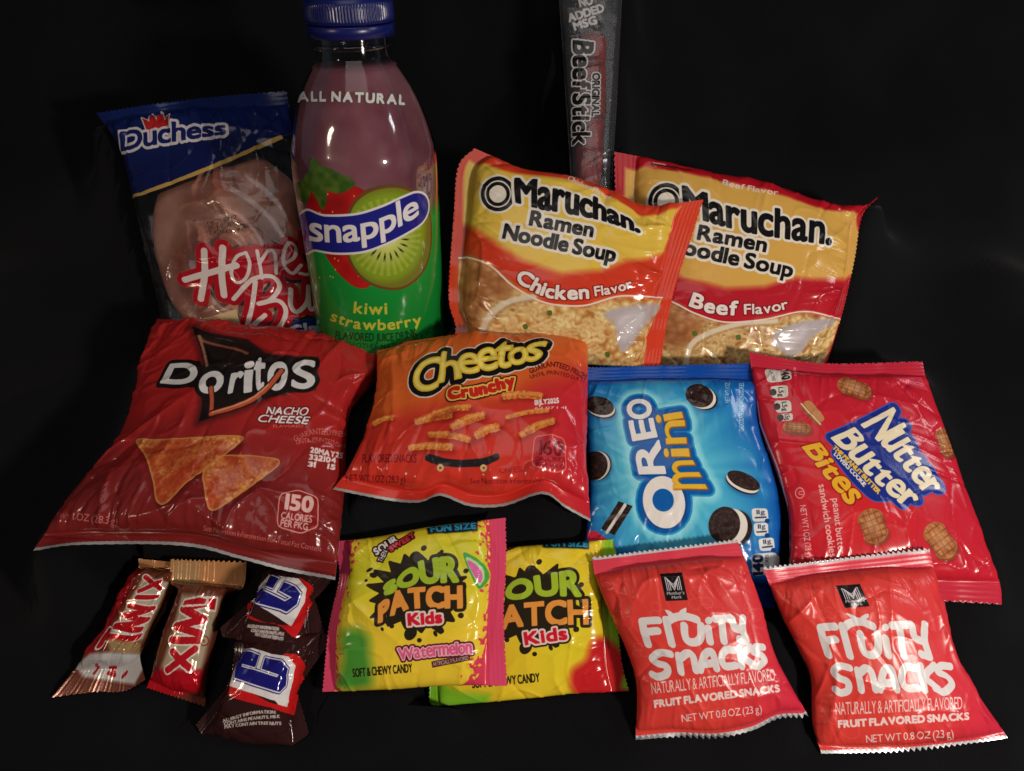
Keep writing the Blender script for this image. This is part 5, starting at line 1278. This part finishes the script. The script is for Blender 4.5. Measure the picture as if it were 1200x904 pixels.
    rib = lambda s, t: 0.028 * np.sign(np.sin(t * 90)) * ((s > s0 + 0.8) & (s < s1 - 0.3))
    G = lathe(base, a, f, r, qq, 720, wob=rib)
    o = mesh_obj('cap', G.reshape(-1, 3), grid_faces(720, len(qq) - 1, 0, True), cap, root)
    tb = [(s0, cr - 0.16), (s0 + 0.02, cr - 0.03), (s0 + 0.5, cr), (s0 + 0.56, cr - 0.05), (s0 + 0.57, cr - 0.2)]
    mesh_obj('tamper_band', lathe(base, a, f, r, tb, 96).reshape(-1, 3), grid_faces(96, len(tb) - 1, 0, True), cap, o)
build_bottle()

# ------------------------------------------------------------------ glazed bun in a clear wrapper
def build_bun():
    z = zoomed(100, 80, 2.66)
    b = Bag([(113, 133), (336, 107), (382, 428), (200, 424)], (48.5, 48.5, 46.6, 46.6), edges=dict(top=[(175, 123), (250, 114)], left=[(141, 174), (156, 230), (171, 290), (190, 366)]), seal0=0.8, seal1=0.8, press=0.35, thick=3.2, seed=25, creases=26, crease_h=0.14, crumple=1.2, mid=0.4, cell=0.18,
            content=bar_content(0.1, 0.9, 0.1, 0.72, 1.3, 3))
    c = b.canvas('bun_wrapper_print', (200, 170, 150, 0.0), 56)
    blue = (20, 28, 82)
    c.poly(z((-20, 20), (700, 20), (640, 205), (605, 215), (150, 402), (100, 300)), blue)
    c.poly(z((60, 110), (330, 60), (560, 60), (600, 120), (300, 240), (120, 300)), (20, 40, 100), 0.6, 20)
    c.stroke(z((148, 402), (370, 318), (608, 216)), 3.4, (196, 160, 84))
    c.poly(z((190, 192), (178, 158), (200, 168), (210, 145), (222, 163), (238, 138), (246, 162), (264, 150), (258, 190)), (200, 40, 44), under=[(1.2, (228, 220, 222))])
    c.text('Duchess', z((112, 258), (250, 232), (435, 205)), 0, (28, 36, 104), 0.8, under=[(2.6, (228, 220, 222))], top=z((105, 205), (240, 172), (430, 168)), gap=0.05, slant=0.02)
    red = (176, 20, 34)
    w = (226, 212, 206)
    H = [[(370, 570), (372, 640), (360, 720)], [(428, 560), (425, 640), (432, 708)], [(310, 660), (380, 640), (470, 615)]]
    hon = [[(500, 575), (470, 590), (455, 635), (470, 668), (500, 655), (512, 610), (500, 575)], [(535, 570), (545, 620), (550, 655)], [(542, 610), (570, 570), (590, 580), (595, 640)],
           [(620, 610), (650, 590), (655, 560), (635, 545), (618, 575), (620, 615), (645, 640), (672, 615)], [(680, 520), (690, 575), (715, 570), (735, 510)], [(735, 510), (735, 590), (700, 640), (668, 640)]]
    bun = [[(462, 720), (520, 660), (580, 650), (605, 680), (580, 720), (540, 735)], [(540, 735), (600, 725), (625, 760), (600, 810), (540, 830), (518, 810), (560, 770)], [(530, 665), (520, 740), (505, 800)],
           [(640, 690), (640, 740), (660, 760), (690, 730), (695, 680), (700, 750), (725, 740)], [(740, 680), (745, 745)], [(742, 710), (770, 680), (785, 740)]]
    for gr, col in ((5.2, red), (0, w)):
        c.strokes([z(*q) for q in H], 6.6 + gr * 2, col); c.strokes([z(*q) for q in hon], 3.3 + gr * 2, col); c.strokes([z(*q) for q in bun], 4.6 + gr * 2, col)
    c.poly(z((300, 800), (470, 752), (500, 860), (480, 950), (280, 950)), (214, 190, 140), 0.9)
    c.poly(z((600, 860), (650, 790), (800, 760), (840, 960), (620, 960)), (24, 44, 112))
    c.text('Glazed', z((640, 845), (720, 828), (830, 815)), 14, (206, 206, 216), 1.0)
    for i, s in enumerate(('HOLD 12', 'MAR 2025', '1321 15:48')): c.text(s, z((378 + i * 4, 490 + i * 16), (470 + i * 14, 470 + i * 18)), 4.6, (40, 26, 24), 0.1, slant=0.05)
    root = b.build('honey_bun', 'glazed honey bun in a clear wrapper with navy top, behind the tortilla chip bag', 'pastry', c, rough=0.16, alpha=True, names=('wrapper', 'top_seal', 'bottom_seal'), bump=(70, 0.2), haze=0.012)
    # the pastry itself: a flattened round with a spiral swirl and glaze
    m, nt, bs = new_mat('glazed_pastry')
    tc = nt.nodes.new('ShaderNodeTexCoord'); nz = nt.nodes.new('ShaderNodeTexNoise'); nz.inputs['Scale'].default_value = 28; nz.inputs['Detail'].default_value = 5
    nt.links.new(tc.outputs['Object'], nz.inputs['Vector'])
    cr = nt.nodes.new('ShaderNodeValToRGB'); cr.color_ramp.elements[0].position = 0.35; cr.color_ramp.elements[0].color = lin((158, 84, 62)); cr.color_ramp.elements[1].position = 0.68; cr.color_ramp.elements[1].color = lin((230, 172, 148))
    nt.links.new(nz.outputs['Fac'], cr.inputs[0]); nt.links.new(cr.outputs[0], bs.inputs['Base Color'])
    bs.inputs['Roughness'].default_value = 0.28; bs.inputs['Coat Weight'].default_value = 0.8
    noise_bump(nt, bs, 90, 0.4, 0.002, 4)
    cen = b.inv(np.array(z((455, 585))))[0]
    n1, n2 = 64, 30
    ph = np.linspace(0, 2 * math.pi, n1 + 1); rr = np.linspace(0, 1, n2 + 1)
    PH, RR = np.meshgrid(ph, rr)
    uu = np.clip(cen[0] + RR * np.cos(PH) * 5.3, 0.1, b.W - 0.1) / b.W * (b.U.shape[1] - 1); vv = np.clip(cen[1] + RR * np.sin(PH) * 6.7, 0.1, b.H - 0.1) / b.H * (b.U.shape[0] - 1)
    i = uu.astype(int); j = vv.astype(int); fu = (uu - i)[..., None]; fv = (vv - j)[..., None]
    Fs = b.F.copy()
    for _ in range(10): Fs[1:-1, 1:-1] = (Fs[:-2, 1:-1] + Fs[2:, 1:-1] + Fs[1:-1, :-2] + Fs[1:-1, 2:]) / 4
    S = (Fs[j, i] * (1-fu) + Fs[j, i+1] * fu) * (1-fv) + (Fs[j+1, i] * (1-fu) + Fs[j+1, i+1] * fu) * fv
    deep = 0.16 + 1.1 * (1 - np.sqrt(np.clip(1 - RR ** 3, 0, 1))) + 0.19 * (1 + np.sin(RR * 15 - PH)) * (1 - RR ** 4)
    top = S - deep[..., None] * b.nz
    bot = S - (2.2 - 0.9 * RR ** 3)[..., None] * b.nz
    f1 = grid_faces(n1, n2); f2 = grid_faces(n1, n2, (n1 + 1) * (n2 + 1), True)
    mesh_obj('bun', np.concatenate([top.reshape(-1, 3), bot.reshape(-1, 3)]), np.concatenate([f1, f2]), m, root)
build_bun()

# ------------------------------------------------------------------ beef stick in a narrow clear pouch
def build_stick():
    z = zoomed(630, 0, 3.93)
    b = Bag([(648, -95), (736, -98), (716, 262), (671, 262)], (48.9, 48.9, 47.2, 47.2), edges=dict(left=[(655, 0), (663, 120), (668, 200)], right=[(729, 0), (723, 120), (718, 200)]), seal0=0.6, seal1=1.0, press=0.3, thick=1.3, seed=41, creases=14, crease_h=0.05, crumple=0.7, cell=0.1,
            content=bar_content(0.2, 0.8, 0.03, 0.66, 0.6, 2.2))
    c = b.canvas('beef_stick_print', (120, 120, 125, 0.0), 60)
    w = (196, 194, 192)
    for s, p0, p1, h in (('NO', (196, 32), (255, 18), 8.5), ('ADDED', (146, 102), (308, 52), 9), ('MSG', (172, 140), (275, 108), 9)): c.text(s, z(p0, p1), h, w, 0.5, gap=0.1)
    dk = (24, 18, 18)
    c.text('Beef Stick', z((166, 190), (164, 420), (162, 668)), 0, dk, 0.9, under=[(1.3, w)], top=z((255, 200), (242, 420), (240, 664)), gap=0.08, space=0.2)
    c.text('ORIGINAL', z((254, 338), (250, 535)), 8, dk, 0.5, under=[(1.0, w)], gap=0.1)
    root = b.build('beef_stick', 'thin beef stick in a narrow clear pouch, upright behind the ramen packs', 'beef stick', c, rough=0.12, alpha=True, names=('pouch', 'top_seal', 'bottom_seal'), bump=(60, 0.2), haze=0.05)
    m, nt, bs = new_mat('cured_beef')
    tc = nt.nodes.new('ShaderNodeTexCoord'); nz = nt.nodes.new('ShaderNodeTexNoise'); nz.inputs['Scale'].default_value = 160; nz.inputs['Detail'].default_value = 4
    nt.links.new(tc.outputs['Object'], nz.inputs['Vector'])
    cr = nt.nodes.new('ShaderNodeValToRGB'); cr.color_ramp.elements[0].position = 0.3; cr.color_ramp.elements[0].color = lin((86, 22, 24)); cr.color_ramp.elements[1].position = 0.75; cr.color_ramp.elements[1].color = lin((150, 56, 50))
    nt.links.new(nz.outputs['Fac'], cr.inputs[0]); nt.links.new(cr.outputs[0], bs.inputs['Base Color']); bs.inputs['Roughness'].default_value = 0.35
    noise_bump(nt, bs, 220, 0.5, 0.001, 4)
    c0, c1 = b.inv(np.array([(690, 258), (693, 32)]))
    L = np.linalg.norm(c1 - c0); n1, n2 = 60, 18
    sv, tv = np.meshgrid(np.linspace(0, 1, n1 + 1), np.linspace(-1, 1, n2 + 1), indexing='ij')
    endr = np.clip(np.minimum(sv, 1 - sv) * L / 0.6, 0, 1); hw = 0.86 * np.sqrt(1 - (1 - endr) ** 2) * (1 + 0.04 * np.sin(sv * 19)) + 0.01
    uv = c0 + sv[..., None] * (c1 - c0); uv[..., 0] += tv * hw
    uu = np.clip(uv[..., 0] / b.W, 0, 0.999) * (b.U.shape[1] - 1); vv = np.clip(uv[..., 1] / b.H, 0, 0.999) * (b.U.shape[0] - 1)
    i = uu.astype(int); j = vv.astype(int); fu = (uu - i)[..., None]; fv = (vv - j)[..., None]
    S = (b.F[j, i] * (1-fu) + b.F[j, i+1] * fu) * (1-fv) + (b.F[j+1, i] * (1-fu) + b.F[j+1, i+1] * fu) * fv
    rnd = np.sqrt(np.clip(1 - tv ** 2, 0, 1)) * np.sqrt(1 - (1 - endr) ** 2)
    top = S - (0.07 + 0.42 * (1 - rnd))[..., None] * b.nz; bot = S - (0.49 + 0.42 * rnd)[..., None] * b.nz
    f1 = grid_faces(n2, n1); f2 = grid_faces(n2, n1, (n1 + 1) * (n2 + 1), True)
    mesh_obj('meat_stick', np.concatenate([top.reshape(-1, 3), bot.reshape(-1, 3)]), np.concatenate([f1[:, ::-1], f2[:, ::-1]]), m, root)
build_stick()
# ------------------------------------------------------------------ the black cloth everything lies on
def build_cloth():
    xs = np.concatenate([np.linspace(-95, -36, 50)[:-1], np.linspace(-36, 36, 121), np.linspace(36, 95, 50)[1:]]); ys = np.concatenate([np.linspace(-60, -9, 32)[:-1], np.linspace(-9, 42, 86), np.linspace(42, 85, 40)[1:]])
    X, Y = np.meshgrid(xs, ys)
    Z = ground_z(Y)
    Z = Z + (vnoise(X * 0.6 + 40, Y + 20, 0.07, 3, 3) - 0.5) * 1.3 * np.clip((Y + 20) / 30, 0.3, 1)
    fold = lambda cx, cy, a, L, w, h: h * np.exp(-((-(X-cx)*math.sin(a)+(Y-cy)*math.cos(a))/w)**2) * np.exp(-(((X-cx)*math.cos(a)+(Y-cy)*math.sin(a))/L)**2)
    Z += fold(-30, 13, 0.55, 13, 2.6, 3.4) + fold(-36, 22, 0.2, 12, 3, 3) + fold(34, 20, -0.3, 14, 2.6, 2.6) + fold(-30, 2, -0.15, 16, 1.6, 0.8) + fold(10, -5.2, 0.03, 60, 0.9, 0.35)
    Z += fold(32, 8, -0.6, 14, 2.5, 1.4) + fold(30, 26, 1.2, 12, 3, 2) + fold(-18, 36, 1.3, 12, 3, 2) + fold(8, 40, 1.7, 12, 3, 1.5)
    Z = Z - 1.2
    # the cloth is bunched up under the things and carries them
    G0 = Z.copy(); low = np.full(X.shape, 99.0)
    for U in UNDER:
        i = np.clip(np.searchsorted(xs, U[:, 0]), 1, len(xs) - 1); j = np.clip(np.searchsorted(ys, U[:, 1]), 1, len(ys) - 1)
        for di in (0, 1):
            for dj in (0, 1): np.minimum.at(low, (j - dj, i - di), U[:, 2])
    hold = low < 98; tgt = low - 0.1
    for it in range(260):
        A = Z.copy()
        A[1:-1, 1:-1] = (Z[:-2, 1:-1] + Z[2:, 1:-1] + Z[1:-1, :-2] + Z[1:-1, 2:]) / 4
        Z = np.where(hold, np.minimum(A + 0.5 * (tgt - A), tgt), np.maximum(A * 0.985 + G0 * 0.015, G0))
        Z = np.where(hold & (tgt < G0), tgt, Z)
    m, nt, b = new_mat('black_cloth')
    tc = nt.nodes.new('ShaderNodeTexCoord')
    nz = nt.nodes.new('ShaderNodeTexNoise'); nz.inputs['Scale'].default_value = 9; nz.inputs['Detail'].default_value = 4
    nt.links.new(tc.outputs['Object'], nz.inputs['Vector'])
    cr = nt.nodes.new('ShaderNodeValToRGB')
    cr.color_ramp.elements[0].color = (0.0022, 0.0023, 0.003, 1); cr.color_ramp.elements[1].color = (0.006, 0.0063, 0.0078, 1)
    cr.color_ramp.elements[0].position = 0.35; cr.color_ramp.elements[1].position = 0.7
    nt.links.new(nz.outputs['Fac'], cr.inputs[0]); nt.links.new(cr.outputs[0], b.inputs['Base Color'])
    b.inputs['Roughness'].default_value = 0.95; b.inputs['Specular IOR Level'].default_value = 0.12
    b.inputs['Sheen Weight'].default_value = 0.04; b.inputs['Sheen Roughness'].default_value = 0.5
    wv = nt.nodes.new('ShaderNodeTexNoise'); wv.inputs['Scale'].default_value = 900; wv.inputs['Detail'].default_value = 2
    nt.links.new(tc.outputs['Object'], wv.inputs['Vector'])
    bp = nt.nodes.new('ShaderNodeBump'); bp.inputs['Strength'].default_value = 0.6; bp.inputs['Distance'].default_value = 0.0006
    nt.links.new(wv.outputs['Fac'], bp.inputs['Height']); nt.links.new(bp.outputs[0], b.inputs['Normal'])
    P = np.stack([X, Y, Z], -1).reshape(-1, 3)
    o = mesh_obj('black_cloth', P, grid_faces(len(xs) - 1, len(ys) - 1), m)
    tag(o, 'black fabric spread under and behind all the snacks', None, None, 'structure')
build_cloth()


bpy.data.objects.remove(_to); bpy.data.curves.remove(_tc)
